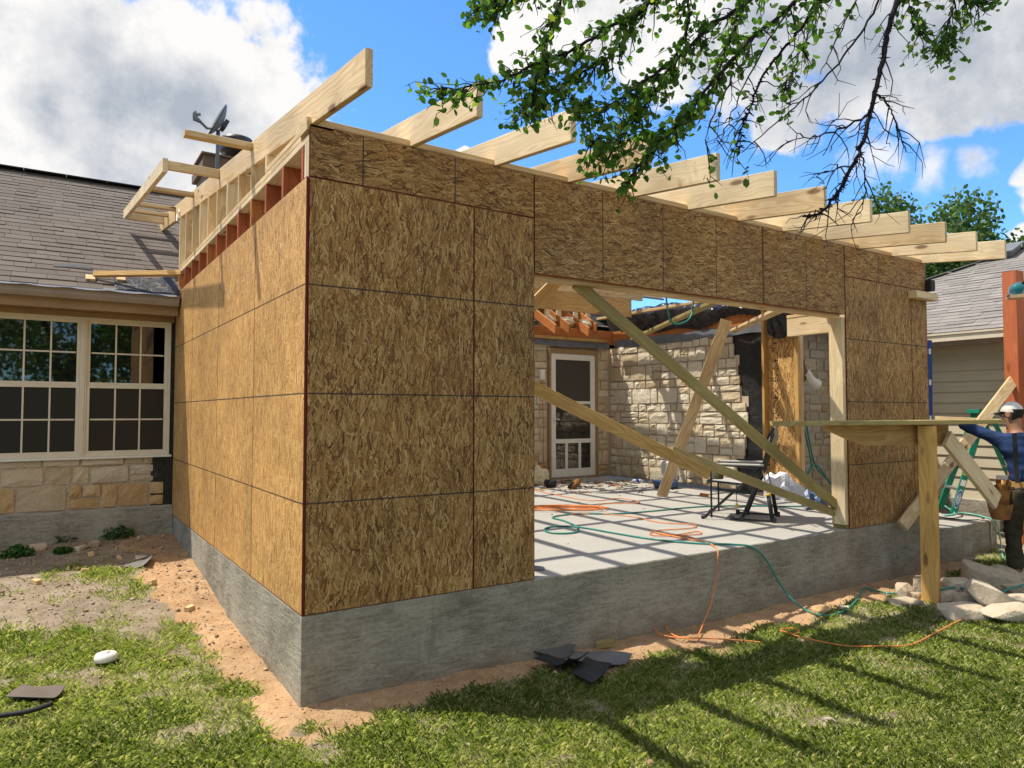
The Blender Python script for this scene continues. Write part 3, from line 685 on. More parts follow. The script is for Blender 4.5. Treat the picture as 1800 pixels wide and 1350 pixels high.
# cut-off eave above the door: ledger beam, flashing, sawn rafter tails, insulation
lumber('ledger_beam', (4.3, DY-.02, 2.43), (RX+.06, DY-.02, 2.43), .04, .235, M['cedar'], house)
lumber('ledger_strip', (4.3, DY-.055, 2.365), (RX-.12, DY-.055, 2.365), .04, .05, M['pine_gold'], house)
b = MB(); b.grid(lambda u, v: (4.3+u*(RX-4.34), DY-.045-.012*math.sin(u*40)**2*v, 2.335-v*.11+.01*math.sin(u*17)*v), 40, 2); b.build('flashing', M['flashing'], house)
for x, L in ((5.35, .5), (5.72, .62), (6.06, .55), (6.42, .62), (6.76, .40)):
    lumber('rafter_tail', (x, DY-.30+(.62-L), 2.47+(.62-L)*.5), (x, DY+.55, 2.95), .038, .14, M['cedar'], house, cut0=.45)
for k, (x, z, s) in enumerate(((6.28, 2.66, .15), (6.66, 2.64, .16), (5.9, 2.66, .13))):
    bm = bmesh.new(); bmesh.ops.create_icosphere(bm, subdivisions=3, radius=s)
    for v in bm.verts:
        q = v.co; f = 1+.35*(math.sin(q.x*31+k)*math.sin(q.y*27)*math.sin(q.z*35+1)); v.co = Vector((q.x*1.2, q.y*1.1, q.z*.7))*f
    me = bpy.data.meshes.new('insulation'); bm.to_mesh(me); bm.free(); me.materials.append(M['insulation'])
    for p in me.polygons: p.use_smooth = True
    link(bpy.data.objects.new('insulation', me), Matrix.Translation((x, DY+.18, z)), house)
b = MB(); b.box((4.3, DY+.25, 2.27), (RX+2, DY+1.6, 2.29)); b.box((RX+.2, 1.9, 2.40), (RX+2.1, 8., 2.84)); b.build('attic_floor', M['dark_inside'], house)
# beam and sheeting along the stone return
lumber('wall_beam', (RX+.09, DY-.05, 2.42), (RX+.09, 1.75, 2.42), .09, .24, M['cedar'], house)
b = MB(); b.grid(lambda u, v: (RX+.035-.01*math.sin(u*30)**2, DY-.1-u*3.2, 2.37-v*.13+.012*math.sin(u*23)), 40, 2); b.build('flashing', M['flashing'], house)
def drape(u, v):
    y = 5.25-u*3.5; f = .5*math.sin(u*37+v*4)+.35*math.sin(u*71-v*6+1)+.3*math.sin(u*17+2)
    top = 2.80+.10*math.sin(u*5+.6)+.02*f; bot = 2.46+.035*math.sin(u*21)+.05*math.sin(u*9+1)
    bulge = .05+.05*math.sin(v*math.pi)+.022*f*(.4+v*.6)
    return (RX+.06-bulge*(1-.3*v)+.32*max(0, v-.62), y, bot+(top-bot)*min(1., v/.8))
b = MB(); b.grid(drape, 90, 14); b.build('plastic_sheeting', M['plastic_black'], house)
# lower courses of old shingle left above the door
b = MB(); r = random.Random(18); LS = .5; lm_ = Matrix((Vector((1, 0, 0)), Vector((0, .894, .447)), Vector((0, -.447, .894)))).transposed().to_4x4()
b.add([(4.3, 5.80, 2.655), (8.2, 5.80, 2.655), (8.2, 7.6, 3.555), (4.3, 7.6, 3.555)], [(0, 1, 2, 3)]); lowr = b.build('roof', M['shingle_back'], house)
for k in range(6):
    x = 4.4
    while x < 7.9:
        w = r.choice((.2, .26, .32)); MX = lm_.copy(); MX.translation = (x, 5.80+k*.125, 2.66+k*.0625+.002*(k % 2)); link(bpy.data.objects.new('shingle', shingle_mesh(round(w-.005, 3), .16, .011, 'shingle_grey')), MX, lowr); x += w
# far wall under the porch and its lamp
b = MB(); b.box((7.25, 2.45, -.15), (9.3, 2.6, 2.5)); w4 = b.build('wall', M['mortar'], house)
lay_stones(w4, (7.26, 2.45, -.15), (1, 0, 0), 2.03, 2.45, ('stone_grey', 'stone_grey', 'stone_cream'), 35, gap=.02)

# ------------------------------------------------------------------ the new room: framing and strand board
add = empty('room_addition', (0, 0, 0), 'unfinished room addition of strand board sheathing and pine rafters on the new slab', 'building')
XE, HT, PT = 6.80, 2.438, 2.782                            # right end, sheet height, top of plates
def zb(y): return 2.738+.1185*y                            # underside of the rafters
# sheathing: each sheet is a part; red sealed edges show at the joints
def sheet(p, L, H, m, side=False, poly=None):
    """sheet with lower left corner p; front faces -y (or -x when side)"""
    t = .011; g = .0022; e = .0035; b = MB()
    b.add([(g, 0, g), (L-g, 0, g), (L-g, 0, H-g), (g, 0, H-g), (g+e, 0, g+e), (L-g-e, 0, g+e), (L-g-e, 0, H-g-e), (g+e, 0, H-g-e), (g, t, g), (L-g, t, g), (L-g, t, H-g), (g, t, H-g)],
          [(0, 1, 5, 4), (1, 2, 6, 5), (2, 3, 7, 6), (3, 0, 4, 7), (0, 8, 9, 1), (1, 9, 10, 2), (2, 10, 11, 3), (3, 11, 8, 0)], 1)
    b.add([(g+e, 0, g+e), (L-g-e, 0, g+e), (L-g-e, 0, H-g-e), (g+e, 0, H-g-e), (g, t, g), (L-g, t, g), (L-g, t, H-g), (g, t, H-g)], [(0, 1, 2, 3), (7, 6, 5, 4)], 0)
    Mx = Matrix.Translation(Vector(p))
    if side: Mx = Mx @ Matrix.Rotation(-math.pi/2, 4, 'Z')
    return fixnormals(b.build('sheathing_panel', [M[m], M['osb_red_edge']], add, Mx))
# front, left of the opening (upright sheets), then the strips over them and the header
sheet((.0125, 0, .0), 1.0725, HT, 'osb_upright_shade'); sheet((1.085, 0, 0), .475, HT, 'osb_upright_shade')
sheet((.0125, 0, HT), 1.5475, .30, 'osb_header_shade')
sheet((1.56, 0, 2.058), 2.44, .68, 'osb_header_shade'); sheet((4.0, 0, 2.058), 1.25, .68, 'osb_header_shade')
sheet((5.25, 0, 0), 1.22, HT, 'osb_upright_shade'); sheet((6.47, 0, 0), XE-6.47, HT, 'osb_upright_shade')
sheet((5.25, 0, HT), 1.55, .30, 'osb_header_shade')
# left side: four upright sheets, run from the back corner to the front
yy = 4.675
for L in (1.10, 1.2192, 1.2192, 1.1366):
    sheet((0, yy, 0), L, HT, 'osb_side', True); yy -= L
# plates and studs of the left wall
y0, y1 = .0, 4.60
lumber('sole_plate', (.083, 4.66, .02), (.083, .16, .02), .14, .038, M['pine'], add)
for k, m in ((0, 'pine_pale'), (1, 'pine')): lumber('top_plate', (.083, 4.62, 2.704-.0385+k*.0385), (.083, .16 if k else .012, 2.704-.0385+k*.0385), .14, .038, M[m], add)
for i in range(12):
    y = 4.60-i*.4064
    if y < .05: continue
    lumber('stud', (.083, y, .04), (.083, y, 2.645), .14, .038, M['red_stud' if i % 4 else 'cedar'], add, up=(0, 1, 0))
for y in (.03, .072): lumber('stud', (.083, y, .04), (.083, y, 2.645), .14, .038, M['pine_pale'], add, up=(0, 1, 0))
for i in range(10):                                        # cripples between the plate and the sloping rafter
    y = 4.60-i*.4064
    if zb(y)-2.723 < .06: continue
    lumber('cripple_stud', (.083, y, 2.725), (.083, y, zb(y)-.001), .14, .038, M['pine' if i % 3 else 'pine_pale'], add, up=(0, 1, 0))
lumber('corner_block', (.083, .95, 2.742), (.083, -.0, 2.742), .14, .036, M['pine'], add)
# front wall: plates, studs behind the sheets, header and jambs
FY = .081
lumber('sole_plate', (.16, FY, .02), (1.56, FY, .02), .14, .038, M['treated'], add); lumber('sole_plate', (5.22, FY, .02), (XE, FY, .02), .14, .038, M['treated'], add)
for k in range(2): lumber('top_plate', (.0, FY, 2.725-.0+k*.0385), (XE, FY, 2.725+k*.0385), .14, .038, M['pine'], add)
for x in (.25, .65, 1.05, 1.45, 5.65, 6.05, 6.45): lumber('stud', (x, FY, .04), (x, FY, 2.705), .14, .038, M['pine'], add, up=(1, 0, 0))
lumber('stud', (1.537, FY, .04), (1.537, FY, 2.06), .14, .038, M['pine'], add, up=(1, 0, 0))
lumber('header_beam', (1.45, FY+.0, 2.40), (5.30, FY, 2.40), .12, .60, M['pine_gold'], add)
lumber('header_plate', (1.562, FY+.001, 2.077), (5.202, FY+.001, 2.077), .141, .036, M['cedar'], add)
lumber('header_plate', (1.562, FY+.011, 2.048), (5.202, FY+.011, 2.048), .12, .022, M['pine'], add)
for x, m in ((5.222, 'pine_pale'), (5.262, 'pine')): lumber('jamb_stud', (x, FY, .042 if 1 else 0), (x, FY, 2.035), .14, .038, M[m], add, up=(1, 0, 0))
# right wall: corner posts and the header back to the house
for y in (.03, .18): lumber('stud', (XE-.02, y+.1, .04), (XE-.02, y+.1, 2.7), .04, .14, M['pine'], add, up=(0, 1, 0))
lumber('side_header', (6.93, 1.80, 2.225), (6.93, .15, 2.225), .08, .235, M['pine_pale'], add)
lumber('side_plate', (6.93, 1.80, 2.365), (6.93, .15, 2.365), .09, .038, M['pine'], add)
lumber('top_plate', (6.83, 5.5, 2.745), (6.83, .16, 2.745), .09, .038, M['pine'], add)
for y in (2.28, 1.77): lumber('trimmer_stud', (7.09, y, .0), (7.09, y, 2.70), .14, .04, M['pine_gold' if y > 2 else 'pine'], add, up=(0, 1, 0))
lumber('trimmer_stud', (7.0, 1.735, .0), (7.0, 1.735, 2.12), .05, .06, M['pine_gold'], add, up=(0, 1, 0))
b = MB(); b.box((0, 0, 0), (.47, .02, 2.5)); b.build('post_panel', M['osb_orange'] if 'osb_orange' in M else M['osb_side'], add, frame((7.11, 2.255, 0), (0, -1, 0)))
b = MB(); r = random.Random(4)                             # mill stamp running down the strand board post
for k in range(64):
    z = .25+k*.034
    if r.random() < .16: continue
    for q in range(3):
        if r.random() < .7: b.box((7.1070, 2.185-q*.030-r.uniform(.012, .024), z), (7.1085, 2.185-q*.030, z+r.uniform(.008, .024)))
b.build('mill_stamp', M['ink_black'], add)
b = MB(); b.grid(lambda u, v: (7.085-.09*math.sin(math.pi*min(1, .15+u*.85))*(.5+.5*v)-.02*math.sin(u*19+v*8), 2.22-u*.40, 2.20+v*.52-.09*math.sin(math.pi*u)*(1-v)), 16, 14); b.build('plastic_sheeting', M['plastic_black'], add)
# rafters, 24 inches apart, with plumb-cut tails beyond the wall
SLP = .1185; KC = math.sqrt(1+SLP*SLP)
for i in range(12):
    x = .043+.6096*i+(.0 if i else 0); ya, yb = -.80-rnd.uniform(-.012, .012), 6.50
    if i == 0: yb = 6.36
    if x > 7.0: continue
    p0, p1 = Vector((x, ya, zb(ya)+.0925)), Vector((x, yb, zb(yb)+.0925))
    lumber('rafter', p0, p1, .038, .184, M['pine_pale' if i % 3 else 'pine'], add, cut0=SLP, cut1=-SLP*3)
for row, y in enumerate((.085, 1.45, 2.62, 3.80, 4.95)):   # blocking between them
    for i in range(11):
        if row == 0: continue
        x = .043+.6096*i; yo = y+(.02 if i % 2 else -.02)
        lumber('blocking', (x+.02, yo, zb(yo)+.0925), (x+.5896, yo, zb(yo)+.0925), .038, .18, M['pine'], add)
# deep beam of stacked boards under the rafters' far ends, on short posts
for k in range(2): lumber('beam', (4.2, 4.55, 2.80+k*.288), (6.70+.25*k, 4.55, 2.80+k*.288), .045, .286, M['pine' if k else 'pine_gold'], add)
for x in (5.55, 5.80, 6.17, 6.45): lumber('stud', (x+.35, 5.75, 2.45), (x+.35, 5.75, 3.3), .038, .089, M['pine_pale'], add, up=(1, 0, 0))
# fly rafter and its lookouts on the left
fx = -.405
lumber('fly_rafter', (fx, 2.50, zb(2.5)+.125), (fx, 6.05, zb(6.05)+.125), .038, .115, M['pine_pale'], add, cut0=.12)
lumber('lookout', (-.43, 1.39, zb(1.39)+.145), (.022, 1.39, zb(1.39)+.145), .075, .04, M['pine'], add)
for y, w, d in ((2.545, .04, .075), (3.83, .075, .04), (5.02, .075, .04), (5.62, .075, .04), (6.0, .04, .14)):
    lumber('lookout', (fx+.021, y, zb(y)+.135), (.022, y, zb(y)+.135), w, d, M['pine'], add)
b = MB(); b.tube([(.02, 4.78, zb(4.78)+.09), (.018, 4.72, zb(4.7)+.10), (.018, 4.66, zb(4.66)+.03)], .008, 5); b.tube([(.018, 4.86, zb(4.86)+.06), (.016, 4.83, zb(4.8)-.02), (.018, 4.74, zb(4.74)-.03)], .008, 5); b.build('strap', M['metal_grey'], add)
# ------------------------------------------------------------------ loose and temporary boards
def board(label, p0, p1, w, d, m, up, name='brace_board', group='temporary pine braces', cat='brace', **k):
    ax = Vector(p1)-Vector(p0)                              # 'up' is the way the broad face looks
    o = lumber(name, p0, p1, w, d, M[m], None, ax.cross(Vector(up)), **k); tag(o, label, cat, group); return o
board('long olive treated brace crossing the opening from the header down to the jamb foot', (2.014,0.120,2.059), (5.248,0.120,0.204), .038, .089, 'treated', (-.55, -.75, .30))
board('low gold brace sloping across the opening, upper of its two spliced boards', (1.557,0.060,1.296), (3.342,0.060,0.613), .038, .089, 'pine_gold', (-.5, -.85, .1))
board('low treated brace running to the jamb foot, lower of the two spliced boards', (3.002,0.140,0.809), (5.259,0.140,0.130), .038, .07, 'treated', (-.5, -.8, .35))
board('pale plank leaning inside the room with its foot on the slab', (5.664,2.874,0.000), (5.942,2.000,2.276), .038, .14, 'pine', (-.7, -.7, .0))
board('pale roof tie rising from the stone corner past the black sheeting', (7.000,4.826,2.346), (4.174,0.600,2.196), .038, .089, 'treated', (-.4, -.6, .7))
board('short pale roof tie ending near the header over the strand board post', (7.000,2.763,2.281), (4.748,0.350,2.119), .038, .089, 'pine', (-.4, -.6, .7))
board('pale brace from the stud wall corner up under the rafters, left in the opening', (1.838,0.500,1.878), (2.012,0.300,2.125), .038, .089, 'pine', (-.5, -.7, -.3))
o = board('thin board lying on the roof from the new wall corner to two blocks', (-0.020,4.234,2.589), roof_pt(-.80, .29, .05), .038, .06, 'pine_gold', (-.3, -.8, .4), name='loose_board', cat='board', group=None)
for lab, x, s in (('small pine block on the roof, under the end of the thin board', -.83, .24), ('small pine block on the roof, further right under the thin board', -.55, .30)):
    q = lumber('wood_block', roof_pt(x, s-.06, .02), roof_pt(x, s+.06, .02), .085, .036, M['pine']); tag(q, lab, 'wood block', 'blocks on the roof')

# ------------------------------------------------------------------ things in the yard and on the slabs
def hull(name, pts, m, loc, rot, bev=.0):
    bm = bmesh.new()
    for p in pts: bm.verts.new(p)
    r = bmesh.ops.convex_hull(bm, input=bm.verts[:]); bmesh.ops.delete(bm, geom=[e for e in r['geom_interior'] if isinstance(e, bmesh.types.BMVert)], context='VERTS')
    if bev: bmesh.ops.bevel(bm, geom=bm.edges[:], offset=bev, segments=1, affect='EDGES', clamp_overlap=True)
    bmesh.ops.recalc_face_normals(bm, faces=bm.faces)
    me = bpy.data.meshes.new(name); bm.to_mesh(me); bm.free(); me.materials.append(m)
    return link(bpy.data.objects.new(name, me), Matrix.Translation(Vector(loc)) @ rot)
def rock(name, loc, size, rz, tilt, m, seed, label=None, cat=None, group=None):
    r = random.Random(seed); pts = []
    for k in range(26):
        v = Vector((r.uniform(-1, 1), r.uniform(-1, 1), r.uniform(-1, 1)))
        mx = max(abs(v.x), abs(v.y), abs(v.z)); v = v/mx*r.uniform(.86, 1)
        if sum(abs(c) > .8 for c in v) == 3: v *= .86
        pts.append(Vector((v.x*size[0]/2, v.y*size[1]/2, v.z*size[2]/2)))
    o = hull(name, pts, m, loc, Matrix.Rotation(rz, 4, 'Z') @ Matrix.Rotation(tilt, 4, 'Y'), .006 if size[0] > .12 else 0)
    if label: tag(o, label, cat, group)
    return o
# work stand: squared post, bracket beam and brace
pc = (5.324,-0.692,-0.555)
pc = (pc[0]+.05, pc[1]+.02, -.56)
st = empty('work_stand', pc, 'tall yellow squared post with a bracket beam and brace standing in the rocks', 'work stand')
pr = Matrix.Translation(Vector((pc[0], pc[1], -.62))) @ Matrix.Rotation(math.radians(19), 4, 'Z') @ Matrix.Rotation(-math.pi/2, 4, 'Y')
b = MB(); b.bar(1.615, .135, .135, .006); b.build('post', M['post_gold'], st, pr)
bd = Vector((2.42, -.58, 0)).normalized()
A = Vector((4.342,-0.343,0.984)); B = Vector((5.723,-0.674,0.974))
Lb = (B-A).length; b = MB(); b.prism([(0, .09), (0, .06), (.40, -.085), (Lb, -.085), (Lb, .09)], -.019, .019); zt = 1.004
fixnormals(b.build('bracket_beam', M['pine_gold'], st, frame((A.x, A.y, zt-.092), bd)))
q0 = Vector((5.606,-0.726,0.884)); q1 = Vector((6.208,-0.870,0.285))
lumber('brace', q0, q1, .038, .17, M['pine_pale'], st, up=(.55, .05, .83))
o = lumber('plank', (3.83, -.27, 1.024), (6.25, -.85, 1.030), .24, .038, M['treated']); o = tag(o, 'long flat greenish plank laid level on the work stand', 'plank')
board('pale brace standing from the slab edge up past the work stand and the red post', (6.008,-0.100,-0.025), (9.046,-0.100,1.749), .04, .12, 'pine', (-.6, -.8, .2), group=None)
board('thin pale rail running level behind the worker in front of the siding', (8.600,0.793,1.042), (8.600,-0.152,1.000), .04, .05, 'pine', (-1, 0, .1), name='rail_board', group=None)
# red post with the saw on it
rp = Vector((8.678,-0.107,1.109)); rp.z = -.5
b = MB(); b.bar(3.34, .165, .165, .006); o = b.build('red_post', M['red_post'], None, Matrix.Translation(rp) @ Matrix.Rotation(math.radians(-8), 4, 'Z') @ Matrix.Rotation(-math.pi/2, 4, 'Y')); tag(o, 'thick reddish cedar post standing beyond the worker', 'post')
sw = Vector((8.392,-0.289,2.574))
saw = empty('circular_saw', sw, 'teal circular saw at the top of the red post', 'saw')
SX = frame(sw, (-.55, .83, 0))
b = MB(); b.lathe([(0, -.03), (.05, -.03), (.06, -.02), (.06, .06), (.05, .075), (0, .075)], (0, 0, 0), 14, 0, SX @ Matrix.Translation((.03, .0, 0)) @ Matrix.Rotation(-math.pi/2, 4, 'X')); b.build('motor', M['teal_plastic'], saw)
b = MB(); b.prism([(.105*math.cos(q/18*math.pi), -.01+.105*math.sin(q/18*math.pi)) for q in range(19)]+[(-.105, -.06), (.105, -.06)], -.065, -.032, 0, SX); b.build('blade_guard', M['metal_grey'], saw)
b = MB(); b.box((-.15, -.05, -.075), (.14, .09, -.068), 0, SX); b.build('base_plate', M['metal_grey'], saw)
b = MB(); b.tube([SX @ Vector(p) for p in ((-.03, 0, .06), (-.06, 0, .10), (-.11, 0, .11), (-.15, 0, .07), (-.14, 0, .02))], .018, 8); b.build('handle', M['black_rubber'], saw)
b = MB(); b.box((-.12, -.1, -.11), (.12, .1, -.078), 0, SX); tag(b.build('wood_block', M['pine']), 'short pine block under the circular saw beside the red post', 'wood block')
# level leaning at the end of the wall, block and black tool at the corner
lv = empty('spirit_level', (6.96, .05, -.155), 'long blue spirit level leaning at the right end of the board wall', 'level')
L0, L1 = Vector((6.878,0.045,0.119)), Vector((6.916,0.040,1.911))
lumber('level_body', L0, L1, .055, .024, M['blue_level'], lv, up=(-.55, -.83, 0))
for f in (.28, .52, .74, .93):
    p = L0.lerp(L1, f); MX = frame(p, L1-L0, (-.55, -.83, 0)); b = MB(); b.box((-.03, -.012, .0125), (.03, .012, .0145), 0, MX); b.build('vial', M['sticker_white'], lv)
o = lumber('wood_block', (6.410,-0.050,2.362), (6.862,-0.050,2.361), .09, .075, M['pine_pale']); tag(o, 'pale wood block fixed at the top right corner of the board wall', 'wood block')
p = Vector((6.820,-0.020,2.492)); cl = empty('laser_tool', p, 'black boxy tool sitting on the wood block at the wall corner', 'tool')
b = MB(); b.box((-.045, -.04, -.055), (.045, .05, .06), 0, Matrix.Translation(p)); b.box((.046, -.03, -.03), (.06, .03, .04), 0, Matrix.Translation(p)); b.build('body', M['black_rubber'], cl)
b = MB(); b.tube([p+Vector(q) for q in ((.05, -.02, .055), (.075, -.02, .04), (.078, -.02, -.03), (.055, -.02, -.045))], .007, 6); b.build('handle', M['black_metal'], cl)
# ---------------------------------------------------------- the wing on the right
wing = empty('sided_wing', (9.3, 0, -.2), 'grey roofed house wing with taupe lap siding at the right', 'house')
b = MB(); b.box((9.33, -9, -.1), (9.5, 3.2, 2.05)); b.box((9.15, 3.2, 1.9), (13, 5.1, 2.1)); ww = b.build('wall', M['dark_inside'], wing)
for k in range(15):
    z = -.05+k*.145; b = MB(); b.add([(9.325, -9, z), (9.325, 3.24, z), (9.298, 3.24, z), (9.298, -9, z), (9.318, -9, z+.16), (9.318, 3.24, z+.16)], [(0, 1, 2, 3), (3, 2, 5, 4)], 0); b.build('siding_board', M['siding_paint'], ww)
b = MB(); b.box((9.02, -9.2, 2.035), (9.33, 3.3, 2.05)); b.build('soffit', M['taupe_paint'], wing)
b = MB(); b.box((8.985, -9.2, 2.02), (9.018, 3.3, 2.17)); b.build('fascia', M['taupe_paint'], wing)
b = MB(); b.box((8.90, -9.2, 2.075), (8.983, 3.32, 2.165)); b.box((8.885, -9.2, 2.160), (8.90, 3.32, 2.185)); b.build('gutter', M['cream_paint'], wing)
ex0, ez0, sl = 8.93, 2.19, .46; hy = 5.0                    # eave line, slope, hip corner
b = MB(); xr = 14.2; zr = ez0+(xr-ex0)*sl
b.add([(ex0, -12, ez0), (ex0, hy, ez0), (xr, hy-(xr-ex0), zr), (xr, -12, zr), (2*xr-ex0, hy, ez0), (2*xr-ex0, -12, ez0)], [(0, 3, 2, 1), (1, 2, 4), (3, 5, 4, 2)], 0)
rf = b.build('roof', M['shingle_grey'], wing)
rn = math.sqrt(1+sl*sl); WM = Matrix((Vector((0, -1, 0)), Vector((1/rn, 0, sl/rn)), Vector((-sl/rn, 0, 1/rn)))).transposed().to_4x4()
b = MB(); r = random.Random(12); k = 0; nshown = 0
while k*.143 < (xr-ex0)*rn-.1:
    s = k*.143; xx = ex0+s/rn; y = hy-(xx-ex0)-.05
    while y > -5.5:
        w = r.choice((.2, .25, .3, .34)); MX = WM.copy(); MX.translation = Vector((xx-.004*sl, y, ez0+s*sl/rn+.004+.001*(k % 2)))
        t = r.choice((.008, .010, .015))
        if nshown < 299 and y < 2.8 and y > -.6 and s < 3.4:
            key = (round(w-.004, 3), .16, t, 'shingle_grey'); link(bpy.data.objects.new('shingle', shingle_mesh(*key)), MX, rf); nshown += 1
        else: b.box((0, 0, 0), (w-.004, .16, t), 0, MX)
        y -= w
    k += 1
o = b.build('far_shingles', M['shingle_grey'], rf); o['kind'] = 'stuff'
b = MB()
for k in range(18):
    f0, f1 = k/18, (k+1)/18; P = lambda f: Vector((ex0+(xr-ex0)*f, hy-(xr-ex0)*f, ez0+(zr-ez0)*f+.02)); b.between(P(f0), P(f1-.004), .24, .014)
b.build('hip_cap', M['shingle_grey'], rf)
vp = Vector((12.35, 1.5, ez0+(12.35-ex0)*sl)); MX = WM.copy(); MX.translation = vp; b = MB(); b.box((-.26, -.2, .03), (.26, .22, .12), 0, MX); b.box((-.32, -.26, .121), (.32, .28, .15), 0, MX); b.build('roof_vent', M['dish_grey'], rf)
# cut end of the porch eave and a round flood lamp under it
pe = Vector((10.915,2.000,2.383)); pf = Vector((11.557,2.000,2.315))
ev = empty('porch_eave', pe, 'broken grey end of the porch eave with torn black felt beside the board wall', 'eave')
lumber('rake_board', pe-Vector((.5, 0, -.06)), pf, .04, .17, M['taupe_paint'], ev)
b = MB(); b.grid(lambda u, v: pe.lerp(pf, u*1.35-.3)+Vector((0, -.06+.6*v, .115+.02*math.sin(u*17+v*5)+(.09*max(0, u-.85)/.15 if v < .5 else 0))), 14, 4); b.build('felt', M['felt_black'], ev)
b = MB(); b.grid(lambda u, v: pf+Vector((-.05+u*.35, -.1+v*.4, -.0+.012*math.sin(u*9))), 4, 3); b.build('flashing', M['white_paint'], ev)
fl = Vector((10.798,1.850,2.195)); lp = empty('flood_lamp', fl, 'round cream lamp under the broken porch eave', 'lamp')
b = MB(); b.lathe([(0, -.08), (.05, -.08), (.10, .0), (.115, .07), (.105, .075), (0, .06)], fl, 18, 0, Matrix.Rotation(math.radians(70), 4, 'Y') @ Matrix.Rotation(math.radians(-30), 4, 'X')); b.build('shade', M['cream_paint'], lp)
b = MB(); b.tube([fl+Vector((.05, .02, .05)), fl+Vector((.08, .05, .16))], .018, 6); b.build('bracket', M['cream_paint'], lp)
# wall lamp on the far porch wall
wl = Vector((7.954,2.220,1.648)); wlm = empty('wall_lamp', wl, 'white curved lamp with its shadow as a brown panel on the far porch wall', 'lamp')
b = MB(); MX = Matrix.Translation(wl)
b.prism([(-.16, .30), (-.02, .36), (.10, .16), (.17, -.02), (.05, -.10), (-.16, .05)], .10, .13, 0, MX); fixnormals(b.build('shadow_panel', M['brown_paint'], wlm))  # the lamp's cast shadow on the wall, built as a brown panel
b = MB(); b.grid(lambda u, v: wl+Vector((-.13+.30*u-.04*v, -.12+.2*(v-.5)**2, .15-.42*u+.22*u*u-.15*v)), 10, 8); b.build('shade', M['lamp_white'], wlm)
b = MB(); b.tube([wl+Vector((-.02, .0, 0)), wl+Vector((-.05, .1, -.12)), wl+Vector((-.05, .2, -.2))], .02, 6); b.build('arm', M['brown_paint'], wlm)
# ---------------------------------------------------------- satellite dish on the chimney
ds = Vector((1.10, 8.42, 5.02)); dish = empty('satellite_dish', ds, 'grey satellite dish on a mast at the chimney corner', 'satellite dish')
b = MB(); b.tube([ds+Vector((0, .12, -.10)), ds+Vector((0, 0, 0)), ds+Vector((.01, -.02, .62)), ds+Vector((.0, -.05, .76))], .032, 8); b.build('mast', M['dish_grey'], dish)
dc = ds+Vector((.0, -.1, .88)); MX = frame(dc, (.1, -.95, .1), (-.87, .05, .40))
b = MB(); b.grid(lambda u, v: MX @ Vector((.33*u*math.cos(v*2*math.pi), .30*u*math.sin(v*2*math.pi), .10*u*u-.05)), 8, 24); b.grid(lambda u, v: MX @ Vector((.33*u*math.cos(v*2*math.pi), .30*u*math.sin(v*2*math.pi), .10*u*u-.062)), 8, 24); b.build('reflector', M['dish_grey'], dish)
b = MB(); b.box((-.08, -.08, -.13), (.08, .08, -.065), 0, MX); b.build('back_bracket', M['black_metal'], dish)
b = MB(); e = Vector((0.787,8.137,5.765)); b.tube([MX @ Vector((-.28, 0, .0)), (MX @ Vector((-.28, 0, .0))).lerp(e, .5)-Vector((0, 0, .05)), e], .022, 6); b.build('arm', M['dish_grey'], dish)
b = MB(); b.tube([e, e+Vector((-.07, 0, .03)), e+Vector((-.09, .0, .11)), e+Vector((-.08, 0, .16))], [.025, .05, .03, .025], 8); b.tube([e+Vector((-.08, 0, .10)), e+Vector((.0, 0, .12))], .025, 8); b.build('receiver', M['dish_grey'], dish)
# ---------------------------------------------------------- stepladder
FL, FRt = Vector((8.742,0.838,-0.158)), Vector((8.437,0.530,-0.158))
wv = (FRt-FL); wv.z = 0
back = Vector((wv.y, -wv.x, 0)).normalized(); 
if back.x < 0: back = -back
H = 1.27; sp = .52
ladm = (FL+FRt)/2; ld = empty('step_ladder', ladm, 'green fiberglass stepladder standing on the porch slab behind the post', 'ladder')
tl = ladm+back*sp*.80+Vector((0, 0, H)); wn = wv.normalized()
topL, topR = tl-wn*.13, tl+wn*.13; ups = (-back+Vector((0, 0, .2)))
lumber('front_rail', FL, topL, .03, .075, M['fiberglass_green'], ld, up=tuple(-back)); lumber('front_rail', FRt, topR, .03, .075, M['fiberglass_green'], ld, up=tuple(-back))
bl, br = FL+back*1.0, FRt+back*1.0
lumber('rear_rail', bl, topL+back*.06, .03, .05, M['fiberglass_green'], ld, up=tuple(back)); lumber('rear_rail', br, topR+back*.06, .03, .05, M['fiberglass_green'], ld, up=tuple(back))
for k in range(1, 4):
    f = k*.235; lumber('step', FL.lerp(topL, f), FRt.lerp(topR, f), .085, .03, M['metal_grey'], ld)
for k in range(1, 4):
    f = k*.23; b = MB(); b.tube([bl.lerp(topL, f), br.lerp(topR, f)], .012, 6); b.build('rear_brace', M['metal_grey'], ld)
lumber('top_cap', topL-wn*.05+back*.0+Vector((0, 0, .02)), topR+wn*.05+Vector((0, 0, .02)), .16, .05, M['fiberglass_green'], ld)
